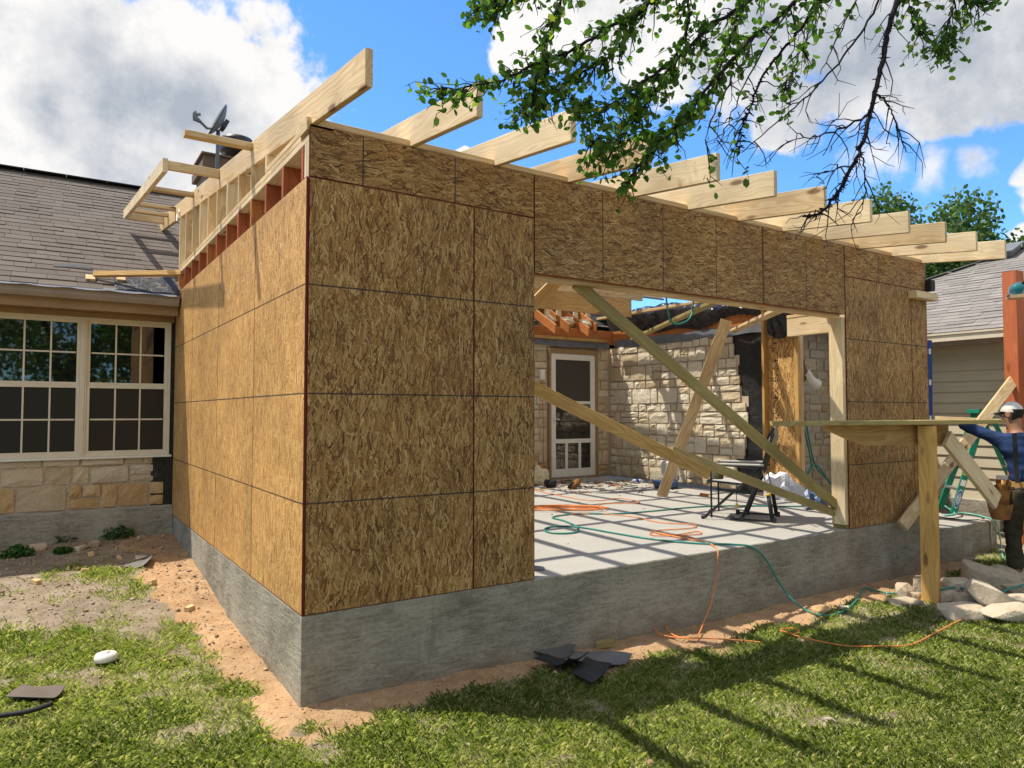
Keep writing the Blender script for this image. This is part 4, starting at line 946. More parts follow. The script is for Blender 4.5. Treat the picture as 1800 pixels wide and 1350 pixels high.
# stickers and the maker's oval on the right rail's outer face
RMx = frame(FRt, topR-FRt, tuple(-back)); fy = -.0156
side = 1 if (RMx.to_3x3() @ Vector((0, 1, 0))).dot(wn) > 0 else -1
def onrail(x, z, ly=.0): return RMx @ Vector((x, side*(.0156+ly), z))
def facequad(x0, x1, z0, z1, m, nm, ly):
    b = MB(); b.add([onrail(x0, z0, ly), onrail(x1, z0, ly), onrail(x1, z1, ly), onrail(x0, z1, ly)], [(0, 1, 2, 3)]); b.build(nm, M[m], ld)
facequad(.36, .44, -.028, .028, 'sticker_white', 'sticker', .001); facequad(.50, .60, -.03, .03, 'sticker_yellow', 'sticker', .001)
b = MB(); r = random.Random(2)
for k in range(5): z = -.022+k*.009; b.add([onrail(.51+r.random()*.02, z, .002), onrail(.58+r.random()*.015, z, .002), onrail(.58+r.random()*.015, z+.004, .002), onrail(.51+r.random()*.02, z+.004, .002)], [(0, 1, 2, 3)])
b.build('sticker_print', M['ink_black'], ld)
for sc, m, ly in ((1., 'sticker_white', .001), (.9, 'sticker_blue', .002), (.66, 'sticker_white', .003)):
    b = MB(); b.add([onrail(.19+.125*sc*math.cos(q/24*2*math.pi), .034*sc*math.sin(q/24*2*math.pi)*(1.05 if sc < .8 else 1), ly) for q in range(24)], [tuple(range(24))]); b.build('logo_oval', M[m], ld)
tc = bpy.data.curves.new('lettering', 'FONT'); tc.body = 'WERNER'; tc.size = .042; tc.align_x = 'CENTER'; tc.align_y = 'CENTER'; tc.extrude = .0004; tc.materials.append(M['sticker_blue'])
xl = (RMx.to_3x3() @ Vector((1, 0, 0))); zl = (RMx.to_3x3() @ Vector((0, 1, 0)))*side; yl = zl.cross(xl)
TM = Matrix((xl, yl, zl)).transposed().to_4x4(); TM.translation = onrail(.19, 0, .004); tob = bpy.data.objects.new('lettering', tc); COL.objects.link(tob); dg_ = bpy.context.evaluated_depsgraph_get(); tme = bpy.data.meshes.new_from_object(tob.evaluated_get(dg_)); bpy.data.objects.remove(tob); link(bpy.data.objects.new('lettering', tme), TM, ld)
# dark bag behind the ladder
bp = Vector((9.369,1.059,-0.158))+Vector((.45, .35, 0))
b = MB(); b.grid(lambda u, v: bp+Vector((.26*math.cos(u*2*math.pi)*(1-.5*v)*(1+.15*math.sin(u*19)), .2*math.sin(u*2*math.pi)*(1-.5*v), v*.42+.03*math.sin(u*25)*v)), 20, 8); tag(b.build('cloth_bag', M['blue_plastic']), 'dark blue slumped bag behind the green ladder', 'bag')

# ---------------------------------------------------------- camp chair
CO = Vector((4.97, .63, 0)); cf = Vector((-.53, .85, 0)).normalized(); cr = Vector((cf.y, -cf.x, 0))
def cp(a, b_, z): return CO+cf*a*.90+cr*b_*.90+Vector((0, 0, z))
chair = empty('camp_chair', CO+cf*.4+cr*.3, 'folding camp rocking chair with black frame and grey seat on the slab', 'chair')
CW = .56
for b_ in (0, CW):
    q = MB(); q.tube([cp(.77, b_, .015), cp(.20, b_, .50)], .013, 6); q.tube([cp(.80, b_, .012), cp(.74, b_, .035)], .02, 6); q.build('leg', M['black_metal'], chair)
    q = MB(); q.tube([cp(.685, b_, .02), cp(.69, b_, .56)], .011, 6); q.build('leg', M['black_metal'], chair)
    q = MB(); q.tube([cp(.35, b_, .02), cp(.12, b_, .55), cp(.0, b_, .96)], .014, 6); q.build('back_post', M['black_metal'], chair)
    q = MB(); q.tube([cp(.46, b_, .018), cp(-.02, b_, .018)], .011, 6)
    for a in (.35, .0, .46): q.box((-.02, -.016, -.018), (.02, .016, .03), 0, frame(cp(a, b_, .02), cf))
    q.build('rocker_bar', M['black_metal'], chair)
    s = MB(); s.tube([cp(.02, b_, .03), cp(.06, b_, .27)], .021, 8, 0); s.tube([cp(.06, b_, .27), cp(.065, b_, .295)], .026, 8, 1); s.tube([cp(.064, b_, .295), cp(.12, b_, .53)], .008, 6, 2); s.build('piston', [M['black_rubber'], M['yellow_plastic'], M['metal_grey']], chair)
    q = MB(); q.tube([cp(.70, b_, .555), cp(.64, b_, .57), cp(.14, b_, .548), cp(.08, b_, .55)], .010, 6); q.build('arm_rail', M['black_metal'], chair)
    q = MB(); q.bar(.50, .055, .022, .008, 0, frame(cp(.66, b_, .578), -cf)); q.build('armrest', M['fabric_grey'], chair)
    q = MB(); q.tube([cp(.72, b_, .40), cp(.20, b_, .37)], .011, 6); q.build('seat_rail', M['black_metal'], chair)
q = MB()
for a, z in ((.72, .40), (.20, .37), (.35, .03), (.015, .93)): q.tube([cp(a, 0, z), cp(a, CW, z)], .010, 6)
q.build('cross_bar', M['black_metal'], chair)
q = MB(); q.grid(lambda u, v: cp(.74-.54*u, .01+.54*v, .405-.03*u-.05*math.sin(u*math.pi)*math.sin(v*math.pi)), 8, 8); q.grid(lambda u, v: cp(.74, .01+.54*v, .405-.05*u), 1, 8); q.build('seat', M['fabric_grey'], chair)
def cback(u, v): return cp(.20-.20*u, .01+.54*v, .38+.57*u)+cf*(-.05*math.sin(u*math.pi)*math.sin(v*math.pi))
q = MB(); q.grid(lambda u, v: cback(u*.66, v), 8, 8); q.build('backrest', M['fabric_olive'], chair)
q = MB(); q.grid(lambda u, v: cback(.66+u*.36, v)+cf*(.035*math.sin(u*math.pi)), 6, 8); q.grid(lambda u, v: cback(.66+u*.36, v)-cf*(.03*math.sin(u*math.pi)+.004), 6, 8); q.build('head_pad', M['fabric_grey'], chair)
q = MB(); q.lathe([(.055, 0), (.065, .12), (.058, .12), (.05, .01), (0, .01)], cp(.60, -.075, .43), 14); q.build('cup_holder', M['fabric_olive'], chair)
q = MB(); q.tube([cp(.40, -.01, .37), cp(.405, -.012, .25), cp(.40, -.01, .17)], .004, 5, 0); q.box((-.012, -.01, -.02), (.012, .01, .012), 1, Matrix.Translation(cp(.40, -.01, .165))); q.build('strap', [M['black_rubber'], M['yellow_plastic']], chair)
# ---------------------------------------------------------- waterer, bottle, hand tools, sheeting on the slab
wp = Vector((6.489,3.603,0.000)); wt = empty('water_dispenser', wp, 'blue pet water bowl with a clear upturned jug by the stone wall', 'water bowl')
b = MB(); b.lathe([(0, .0), (.17, .0), (.19, .10), (.175, .11), (.155, .03), (0, .025)], wp, 20); b.build('bowl', M['blue_plastic'], wt)
b = MB(); b.lathe([(0, .40), (.10, .40), (.13, .36), (.13, .12), (.07, .06), (.07, .04)], wp+Vector((.12, .02, 0)), 20); b.build('jug', M['clear_plastic'], wt)
bp = Vector((6.554,4.374,0.035)); b = MB(); b.lathe([(0, 0), (.033, .0), (.034, .13), (.014, .17), (.014, .19), (0, .19)], bp, 14, 0, Matrix.Rotation(math.pi/2, 4, 'Y') @ Matrix.Rotation(.3, 4, 'X')); bot = b.build('water_bottle', M['clear_plastic']); tag(bot, 'clear plastic water bottle lying near the door', 'bottle')
b = MB(); b.lathe([(.0345, .05), (.0345, .10)], bp, 14, 0, Matrix.Rotation(math.pi/2, 4, 'Y') @ Matrix.Rotation(.3, 4, 'X')); b.build('label_band', M['sticker_blue'], bot)
for lab, p, k in (('black nail gun lying by the door post, the left one', (5.115,4.597,0.060), 0), ('brown and black nail gun standing before the door', (5.307,4.270,0.060), 1)):
    p = Vector(p); g = empty('nail_gun', p-Vector((0, 0, .06)), lab, 'nail gun', 'nail guns by the door')
    MX = frame(p, (.8, .3, .35 if k else .05), (-.2, 0, 1))
    b = MB(); b.lathe([(0, -.11), (.045, -.11), (.05, -.05), (.05, .08), (.035, .13), (0, .13)], (0, 0, 0), 12, 0, MX @ Matrix.Rotation(math.pi/2, 4, 'Y')); b.build('body', M['leather_tan' if k else 'black_rubber'], g)
    b = MB(); b.tube([MX @ Vector(q) for q in ((-.02, 0, .04), (-.12, 0, .06), (-.16, 0, .03))], .022, 8); b.build('handle', M['black_rubber'], g)
    b = MB(); b.box((-.16, -.018, -.06), (.10, .018, -.045), 0, MX); b.box((.08, -.018, -.06), (.12, .018, .03), 0, MX); b.build('magazine', M['black_metal'], g)
def blob(name, c, s, m, seed, label, cat, amp=.3):
    bm = bmesh.new(); bmesh.ops.create_icosphere(bm, subdivisions=3, radius=1)
    for v in bm.verts:
        q = v.co.copy(); f = 1+amp*(math.sin(q.x*5+seed)*math.sin(q.y*6+seed*2)+.6*math.sin(q.z*11+q.x*9+seed)*math.sin(q.y*13))
        v.co = Vector((q.x*s[0], q.y*s[1], max(q.z, -.25)*s[2]))*f
    me = bpy.data.meshes.new(name); bm.to_mesh(me); bm.free(); me.materials.append(m)
    return tag(link(bpy.data.objects.new(name, me), Matrix.Translation(Vector(c))), label, cat)
blob('plastic_sheet', (6.809,1.879,0.060), (.24, .22, .26), M['plastic_white'], 2, 'crumpled white plastic sheet on the slab at the strand board post', 'plastic sheet')
blob('insulation_scrap', (5.246,5.054,0.050), (.16, .11, .20), M['insulation'], 5, 'yellowish scrap of insulation at the door wall on the left', 'insulation scrap')
blob('dust_bag', (6.312,1.064,0.050), (.16, .12, .14), M['blue_plastic'], 9, 'small dark crumpled bag on the slab behind the jamb', 'bag')
b = MB(); b.lathe([(0, .0), (.055, .0), (.055, .012), (.05, .015), (0, .015)], (1.748,0.237,0.000), 18); tag(b.build('floor_cap_disc', M['dish_grey']), 'round grey floor cap on the slab by the left jamb', 'floor cap')
o = lumber('wood_block', (6.173,2.642,0.020), (6.134,2.511,0.020), .05, .04, M['cedar']); tag(o, 'tiny reddish block on the slab left of the camp chair', 'wood block')
# debris: splinters, dust and chips before the door
b = MB(); r = random.Random(31)
for k in range(260):
    x, y = r.gauss(5.75, .55), r.gauss(4.6, .55)
    if not (4.3 < x < 7.0 and 2.9 < y < 5.5): continue
    L = r.choice((.03, .04, .06, .1, .25)); MX = Matrix.Translation((x, y, r.uniform(.003, .02))) @ Matrix.Rotation(r.uniform(0, 3.14), 4, 'Z') @ Matrix.Rotation(r.uniform(-.1, .1), 4, 'Y')
    b.box((-L/2, -.007, -.003), (L/2, r.uniform(.0, .007), r.uniform(.002, .008)), r.choice((0, 0, 0, 0, 1, 2)), MX)
for k in range(60):
    x, y = r.uniform(.3, 6.6), r.uniform(.05, 4); b.box((-.02, -.008, 0), (.02, .008, .004), r.choice((0, 1, 2)), Matrix.Translation((x, y, .001)) @ Matrix.Rotation(r.uniform(0, 3.14), 4, 'Z'))
o = b.build('debris', [M['bark'], M['cedar'], M['offcut_pine']]); o['kind'] = 'stuff'; o['label'] = 'splinters and chips scattered on the slab before the door'
# ---------------------------------------------------------- cords and hoses
def smooth(pts, n=6):
    pts = [Vector(p) for p in pts]; out = []
    for i in range(len(pts)-1):
        a, b_, c, d = pts[max(i-1, 0)], pts[i], pts[i+1], pts[min(i+2, len(pts)-1)]
        for k in range(n):
            t = k/n; out.append(.5*((2*b_)+(c-a)*t+(2*a-5*b_+4*c-d)*t*t+(3*b_-a-3*c+d)*t**3))
    return out+[pts[-1]]
def cord(name, pts, r, m, label, cat, n=6, seg=6):
    q = MB(); q.tube(smooth(pts, n), r, seg); return tag(q.build(name, M[m]), label, cat)
def G(p, h=.03): return (p[0], p[1], gz(p[0], p[1])+h)
h1 = [(6.841,1.088,0.010), (6.227,1.245,0.010), (5.709,1.650,0.010), (5.209,1.859,0.010), (4.550,1.892,0.010), (4.052,1.954,0.010), (3.715,2.177,0.010), (3.455,2.195,0.010), (3.285,2.110,0.010), (3.260,1.891,0.010), (3.164,1.603,0.010), (3.019,1.336,0.010), (2.855,1.256,0.010), (2.724,1.343,0.010), (2.747,1.516,0.010), (2.915,1.643,0.010), (3.083,1.573,0.010), (3.158,1.361,0.010), (3.189,1.034,0.010), (3.263,0.601,0.010), (3.428,0.266,0.010), (3.646,0.059,0.010)]
h2 = [(3.790,-0.012,-0.017), (3.936,-0.030,-0.126), (4.075,-0.060,-0.334), (4.101,-0.150,-0.448)]
h3 = [G(p, .02) for p in ((4.139,-0.273,-0.530), (4.136,-0.470,-0.530), (4.423,-0.462,-0.530), (4.845,-0.308,-0.530), (5.240,-0.132,-0.530), (5.230,-0.252,-0.530), (5.250,-0.388,-0.530), (5.434,-0.485,-0.530))]
h4 = [(5.411,-0.733,-0.440), (5.627,-0.803,-0.440), (5.575,-1.024,-0.470), (5.724,-1.135,-0.400), (6.171,-1.138,-0.400)]
cord('air_hose', h1+h2+h3+h4, .0085, 'hose_teal', 'teal air hose looping over the slab, down its face and across the rocks', 'hose')
o1 = [(3.540,0.431,0.008), (3.538,0.270,0.008), (3.428,0.066,0.008), (3.363,-0.012,-0.032), (3.323,-0.020,-0.230), (3.229,-0.040,-0.414), (3.071,-0.120,-0.481)]+[G(p) for p in ((2.902,-0.225,-0.520), (2.752,-0.315,-0.520), (2.641,-0.272,-0.520), (2.595,-0.149,-0.520), (2.660,0.002,-0.520), (2.770,0.100,-0.520), (2.828,0.061,-0.520), (2.708,-0.096,-0.520), (2.660,-0.254,-0.520), (2.858,-0.370,-0.520), (2.964,-0.486,-0.520), (3.091,-0.630,-0.520))]
o0 = [(3.456,2.245,0.010), (3.871,2.074,0.010), (4.035,1.711,0.010), (4.003,1.264,0.010), (4.169,0.980,0.010), (4.001,0.842,0.010), (3.651,0.917,0.010), (3.437,0.834,0.010), (3.450,0.682,0.010), (3.786,0.566,0.010), (3.892,0.681,0.010), (3.535,0.661,0.010), (3.538,0.877,0.010), (3.513,0.571,0.010), (3.535,0.355,0.010), (3.620,0.570,0.010), (3.515,0.782,0.010)]
cord('extension_cord', o0+o1, .0055, 'cord_orange', 'rusty orange cord snaking over the slab edge down to the soil', 'cord')
r = random.Random(77); oc = []
for k in range(7):
    c = Vector((3.847,2.567,0.012)); A_ = r.uniform(.38, .60); B_ = r.uniform(.06, .24); off = Vector((r.uniform(-.09, .09), r.uniform(-.09, .09), .004*k))
    ax, ay = Vector((.83, -.55, 0)), Vector((.5, .8, 0))
    for q in range(8): t = q/8*2*math.pi; oc.append(c+off+ax*A_*math.cos(t)+ay*B_*math.sin(t))
oc += [Vector(p) for p in ((4.270,2.542,0.010), (4.510,2.697,0.010), (4.911,2.496,0.010), (5.021,2.976,0.010), (4.563,2.996,0.010), (4.611,4.026,0.010), (4.788,4.618,0.010))]
cord('extension_cord', oc, .0055, 'cord_orange', 'orange extension cord coiled in a long flat heap on the slab', 'cord', 4)
og = [G(p, .035) for p in ((3.461,-0.572,-0.530), (3.434,-0.538,-0.530), (3.489,-0.508,-0.530), (3.562,-0.540,-0.530), (3.544,-0.611,-0.530), (3.452,-0.631,-0.530), (3.447,-0.563,-0.530), (3.423,-0.675,-0.530), (3.456,-0.835,-0.530), (3.533,-1.003,-0.530), (3.708,-1.148,-0.530), (3.910,-1.239,-0.530), (4.296,-1.206,-0.530), (4.784,-1.141,-0.530), (5.044,-1.129,-0.530), (5.175,-1.177,-0.530), (5.398,-1.148,-0.530))]
cord('extension_cord', og, .0055, 'cord_orange', 'thin orange cord lying in the grass from a small loop to the rocks', 'cord')
cord('air_hose', [(3.841,1.000,2.337), (4.069,1.200,2.186), (4.124,1.200,2.044), (4.248,1.200,2.029), (4.393,1.200,2.093), (4.446,1.200,2.217), (4.243,1.000,2.319)], .009, 'hose_teal', 'teal hose hanging in a loop from the rafters', 'hose')
cord('air_hose', [(7.262,1.900,1.308), (7.354,1.900,0.963), (7.518,1.900,0.421), (7.411,1.900,0.265), (7.543,1.900,0.397), (7.698,1.900,0.359), (7.932,1.900,0.145), (8.228,1.900,-0.047)], .011, 'hose_teal', 'dark teal hose hanging beside the strand board post', 'hose')
cord('air_hose', [(7.449,2.000,1.390), (7.578,2.000,0.921), (7.747,2.000,0.406), (7.983,2.000,0.213), (8.322,2.000,0.002)], .011, 'hose_teal', 'second dark teal hose hanging beside the strand board post, the right strand', 'hose')
PZ = -.146
r = random.Random(5); mh = []
for p in ((9.597,1.335,-0.146), (8.848,0.795,-0.146), (8.304,0.456,-0.146), (8.041,0.454,-0.146), (8.429,0.433,-0.146), (8.414,0.265,-0.146), (8.268,0.078,-0.146), (8.140,-0.053,-0.146)): mh.append(p)
mh += [(8.294,-0.030,-0.269), (8.306,-0.050,-0.468)]+[G((7.812,-0.258,-0.480), .02), G((7.497,-0.417,-0.480), .02)]
cord('air_hose', mh, .009, 'hose_mint', 'mint hose lying over the porch slab corner by the ladder', 'hose')
cord('power_cord', [(7.883,0.445,-0.146), (7.878,0.282,-0.146), (8.227,0.331,-0.146), (8.369,0.473,-0.146), (8.221,0.571,-0.146), (8.380,0.346,-0.146), (8.189,0.075,-0.146), (7.901,0.105,-0.146), (7.745,0.316,-0.146)], .006, 'black_rubber', 'black cord curled on the porch slab beneath the ladder', 'cord')
cord('rope', [(7.995,0.042,-0.146), (8.142,-0.010,-0.172), (8.138,-0.015,-0.290), (8.146,-0.020,-0.443)], .010, 'rope_cream', 'short frayed cream rope hanging over the porch slab edge', 'rope')
# ---------------------------------------------------------- rocks beside the post
rocks = [('squarish pale rock at the left end of the heap', 1588, 1040, .20, .15, .13, .2, 0), ('upright white rock just behind the yellow post', 1618, 1034, .16, .12, .20, .5, .1), ('flat long rock in front of the squarish one', 1592, 1060, .28, .16, .08, -.5, 0), ('fist sized rock between squarish rock and post', 1606, 1048, .11, .1, .08, .1, 0),
 ('rounded rock right of the post, upper one with its flat top', 1679, 1032, .30, .20, .14, -.4, .05), ('small rock tucked right beside the post', 1664, 1048, .18, .14, .10, .3, 0), ('low oblong rock right of the post in the middle row', 1704, 1055, .27, .17, .10, -.5, 0), ('broad flat rock at the front foot of the heap', 1694, 1078, .42, .24, .12, -.45, .04),
 ('largest slanted rock at the top of the heap', 1741, 1018, .46, .26, .20, -.75, .28), ('long slab tilted to the right in mid heap', 1738, 1048, .36, .22, .16, -1.0, .42), ('flat rock behind the largest one', 1772, 1005, .40, .22, .10, -.6, .1), ('grey rock at the far right edge of the heap', 1790, 1035, .30, .22, .12, .2, .0),
 ('pale low rock in the front right of the heap', 1772, 1078, .48, .24, .12, -.4, -.05), ('dark shaded rock behind the pale low one', 1786, 1058, .26, .2, .12, .7, .1), ('rock wedged under the tilted slab', 1716, 1036, .22, .16, .12, .9, .2), ('half sunk rock at the boot of the worker', 1798, 1022, .26, .2, .10, -.2, .1)]
rk = [(5.302,-0.468,-0.500), (5.559,-0.489,-0.500), (5.046,-0.620,-0.530), (5.336,-0.540,-0.530), (5.695,-0.725,-0.460), (5.459,-0.762,-0.500), (5.481,-0.935,-0.500), (5.086,-1.064,-0.520), (6.015,-0.880,-0.400), (5.421,-1.111,-0.420), (6.591,-0.795,-0.420), (6.099,-1.067,-0.460), (5.307,-1.296,-0.500), (5.667,-1.215,-0.480), (5.851,-0.831,-0.480), (6.501,-0.951,-0.470)]
for k, (lab, px, py, a, b_, c, rz, ti) in enumerate(rocks):
    rock('rubble_rock', rk[k], (a*1.05, b_*1.1, c*1.15), rz, ti, M['rubble_stone'], 100+k, lab, 'rock', 'rubble rocks heaped by the post')
for lab, p, s, m in (('orange stone block on the soil under the hose', (4.200,-0.363,-0.500), (.17, .10, .08), 'stone_orange'), ('small pale stone right of the orange block under the hose', (4.434,-0.430,-0.520), (.09, .06, .05), 'rubble_stone'),
    ('flat reddish stone by the old footing at the left edge', (-1.216,4.337,-0.250), (.16, .10, .08), 'rubble_stone'), ('grey stone before the black sheet by the footing', (-0.866,4.193,-0.270), (.14, .08, .05), 'stone_grey'), ('pinkish stone pair piece right of the black sheet', (-0.748,4.263,-0.250), (.11, .08, .07), 'rubble_stone'),
    ('small stone near the corner of slab and footing', (-0.319,4.450,-0.220), (.08, .07, .06), 'rubble_stone'), ('flat brown stone on the dark soil left of the slab', (-0.406,3.584,-0.330), (.10, .07, .04), 'stone_grey')):
    tag(rock('stone', (p[0], p[1], gz(p[0], p[1])+s[2]*.35), s, rnd.uniform(-.8, .8), 0, M[m], rnd.randint(0, 9999)), lab, 'stone')
# ---------------------------------------------------------- offcuts and scraps in the left yard
for k, (lab, p, L, w) in enumerate((('pine offcut standing on end on the bare ground', (-0.797,3.886,-0.380), .05, .05), ('thin flat pine offcut right of the standing one', (-0.581,3.658,-0.380), .085, .03), ('pine offcut at the edge of the bare patch nearer the camera', (-0.867,3.304,-0.400), .06, .035),
   ('cubical orange pine offcut in the middle of the bare ground', (-0.405,2.750,-0.420), .05, .045), ('pine offcut on the orange sand beside the slab', (-0.234,2.027,-0.440), .06, .05), ('weathered offcut leaning in the patchy grass at left', (-1.216,3.120,-0.430), .06, .045), ('pale flat offcut in the grass right of the white disc', (-0.488,1.117,-0.460), .13, .02), ('greenish offcut on the soil behind the shingle scraps', (2.151,-0.022,-0.500), .13, .06))):
    z = gz(p[0], p[1])+w*.4; d = Vector((math.cos(k*1.7), math.sin(k*1.7), .15)).normalized()*L/2; c = Vector((p[0], p[1], z))
    tag(lumber('wood_offcut', c-d, c+d, w, w*.8, M['treated' if k == 7 else 'offcut_pine']), lab, 'offcut', 'pine offcuts on the ground')
p = (-0.840,1.229,-0.460); b = MB(); b.lathe([(0, .045), (.045, .045), (.058, .04), (.066, .02), (.066, 0), (0, 0)], (p[0], p[1], gz(p[0], p[1])+.03), 24); b.lathe([(.02, .045), (.022, .05), (0, .05)], (p[0], p[1], gz(p[0], p[1])+.03), 12); tag(b.build('white_disc', M['white_paint']), 'round white plastic disc in the grass at lower left', 'disc')
cord('pipe', [G((-1.483,0.572,-0.480), .045), G((-1.347,0.596,-0.480), .045), G((-1.227,0.588,-0.480), .048), G((-1.124,0.618,-0.480), .055)], .013, 'black_rubber', 'short black pipe lying in the grass at the lower left corner', 'pipe', 4, 8)
def scrap(name, pts, m, label, curl=0., lift=.02, t=.005, seed=0, cat='shingle scrap', group='roofing scraps', tabs=0):
    """thin curling sheet over four ground points"""
    a, b_, c, d = [Vector((*q[:2], gz(*q[:2])+lift)) for q in pts]; q = MB()
    def fn(u, v, s):
        p = a.lerp(b_, u).lerp(d.lerp(c, u), v); z = .012*math.sin(u*5+seed)*math.sin(v*4+seed)+curl*max(0, u-.6)**2*6+curl*.4*max(0, .3-v)
        return p+Vector((0, 0, z+s))
    n = 10; q.grid(lambda u, v: fn(u, v, t), n, n, 0); q.grid(lambda u, v: fn(v, u, 0), n, n, 1)
    for e in range(4):
        fs = [lambda u, s: fn(u, 0, s), lambda u, s: fn(u, 1, s), lambda u, s: fn(0, u, s), lambda u, s: fn(1, u, s)][e]
        q.grid(lambda u, v: fs(u, t*v), n, 1, 1)
    return tag(q.build(name, [M[m], M['shingle_back']]), label, cat, group)
scrap('shingle_scrap', ((-1.337,0.843,-0.470), (-1.123,0.701,-0.470), (-1.058,0.851,-0.470), (-1.265,0.998,-0.470)), 'shingle_brown', 'flat brown shingle piece in the grass at lower left', 0, .05)
scrap('shingle_scrap', ((-0.608,3.254,-0.400), (-0.378,3.227,-0.400), (-0.321,3.481,-0.400), (-0.543,3.388,-0.400)), 'shingle_scrap', 'dark curled shingle piece on the bare ground left of the slab', .05, .012, seed=2)
scrap('shingle_scrap', ((1.539,0.004,-0.500), (1.664,-0.233,-0.500), (1.859,-0.060,-0.500), (1.803,0.105,-0.500)), 'shingle_scrap', 'grey shingle at the left back of the scrap heap by the slab', .02, .035, seed=1)
scrap('shingle_scrap', ((1.614,-0.237,-0.500), (1.948,-0.459,-0.500), (2.103,-0.357,-0.500), (1.814,-0.072,-0.500)), 'shingle_scrap', 'wide tabbed grey shingle, half in sun, at the right of the scrap heap', .0, .03, seed=4)
scrap('roofing_felt', ((1.433,-0.165,-0.500), (1.512,-0.427,-0.500), (1.725,-0.359,-0.500), (1.572,-0.109,-0.500)), 'shingle_back', 'black felt with a curled lip in front of the grey shingles', .07, .05, seed=3)
scrap('roofing_felt', ((1.514,-0.451,-0.500), (1.501,-0.654,-0.500), (1.825,-0.462,-0.500), (1.789,-0.253,-0.500)), 'shingle_back', 'flat black felt piece with a pale dashed edge at the front of the scraps', .0, .05, seed=6)
scrap('shingle_scrap', ((1.356,-0.517,-0.500), (1.423,-0.582,-0.500), (1.512,-0.493,-0.500), (1.443,-0.425,-0.500)), 'shingle_brown', 'small grey brown shingle tab under the black felt', .0, .012, seed=8)
b = MB(); pa, pb = Vector((1.409,-0.770,-0.440)), Vector((1.697,-0.602,-0.440))
scrap('plastic_scrap', ((-0.972,4.458,-0.280), (-0.806,4.705,-0.280), (-0.576,5.096,-0.260), (-0.793,5.032,-0.260)), 'felt_black', 'crumpled black plastic scrap by the old footing', .12, .03, seed=5, cat='plastic scrap', group=None)

# ------------------------------------------------------------------ the worker
PO = Vector((6.70, -.93, gz(6.7, -.93)+.01)); pl = Vector((-.66, .75, 0)).normalized(); pf_ = Vector((pl.y, -pl.x, 0))
def pp(l, f, u): return PO+pl*l+pf_*f+Vector((0, 0, u))
person = empty('person', PO, 'worker in blue long sleeved shirt, white cap and tool belt reaching onto the plank', 'person')
def skin(name, chains, mats, parent, levels=2, root=0):
    """one continuous surface grown over joint chains; a chain is a list of (point, radius) and may start at an index of earlier joints"""
    vs, es, rs = [], [], []
    for ch in chains:
        prev = None
        for q in ch:
            if isinstance(q, int): prev = q; continue
            vs.append(q[0]); rs.append(q[1]); k = len(vs)-1
            if prev is not None: es.append((prev, k))
            prev = k
    me = bpy.data.meshes.new(name); me.from_pydata(vs, es, []); o = bpy.data.objects.new(name, me); COL.objects.link(o)
    md = o.modifiers.new('skin', 'SKIN'); sk = me.skin_vertices[0].data
    for i, r_ in enumerate(rs): sk[i].radius = r_ if isinstance(r_, tuple) else (r_, r_)
    sk[root].use_root = True; md.use_smooth_shade = True
    s = o.modifiers.new('sub', 'SUBSURF'); s.levels = s.render_levels = levels
    dg = bpy.context.evaluated_depsgraph_get(); m2 = bpy.data.meshes.new_from_object(o.evaluated_get(dg)); m2.name = name
    bpy.data.objects.remove(o)
    m2.materials.clear(); m2.materials.append(mats)
    return link(bpy.data.objects.new(name, m2), None, parent)
J = dict(pel=pp(0, 0, .93), bel=pp(.01, .02, 1.06), sp=pp(.02, .04, 1.20), ch=pp(.035, .06, 1.34), nk=pp(.045, .085, 1.475), hd0=pp(.055, .11, 1.56), hd1=pp(.06, .125, 1.66),
         sl=pp(.215, .07, 1.405), el=pp(.485, .17, 1.535), wl=pp(.315, .375, 1.50), sr=pp(-.14, .08, 1.40), er=pp(-.22, .24, 1.17), wr=pp(-.05, .44, 1.30),
         hl=pp(.095, .0, .90), kl=pp(.115, .03, .49), al=pp(.12, -.03, .09), tl=pp(.14, .13, .035), hr=pp(-.095, 0, .90), kr=pp(-.13, .08, .48), ar=pp(-.15, .06, .09), tr=pp(-.16, .22, .035))
def folds(o, amp, seed):
    """cloth creases pressed into a garment along its normals"""
    me = o.data; co = np.empty(len(me.vertices)*3); me.vertices.foreach_get('co', co); co = co.reshape(-1, 3); no = np.array([tuple(v.normal) for v in me.vertices])
    a = co[:, 0]*.7+co[:, 1]*.7; h = fbm(a+co[:, 2]*.5, co[:, 2]*1.6-a*.4, 9., seed, 3)+.5*np.abs(fbm(a-co[:, 2]*.9, co[:, 2], 14., seed+5, 2)-.5)
    co += no*((h-.6)*amp*2.4)[:, None]; me.vertices.foreach_set('co', co.ravel()); me.update(); return o
g = lambda a, b_, t: J[a].lerp(J[b_], t)
def hand(w, el_, chains, base):
    d = (w-el_).normalized(); up_ = Vector((0, 0, 1)); s_ = d.cross(up_).normalized()
    return d, s_
body = [[(J['pel'], (.15, .105)), (J['bel'], (.125, .09)), (J['sp'], (.135, .095)), (J['ch'], (.15, .10)), (pp(.04, .075, 1.43), (.075, .065)), (J['nk'], .052), (J['hd0'], (.068, .075)), (J['hd1'], (.078, .088)), (pp(.06, .125, 1.705), .05)],
        [3, (J['sl'], .055), (g('sl', 'el', .5), .046), (J['el'], .038), (g('el', 'wl', .35), .036), (J['wl'], .026)],
        [3, (J['sr'], .055), (g('sr', 'er', .5), .046), (J['er'], .038), (g('er', 'wr', .35), .036), (J['wr'], .026)],
        [0, (J['hl'], .085), (g('hl', 'kl', .5), .075), (J['kl'], .056), (g('kl', 'al', .35), .055), (J['al'], .04), (J['tl'], .035)],
        [0, (J['hr'], .085), (g('hr', 'kr', .5), .075), (J['kr'], .056), (g('kr', 'ar', .35), .055), (J['ar'], .04), (J['tr'], .035)]]
n0 = sum(1 for c in body for q in c if not isinstance(q, int))
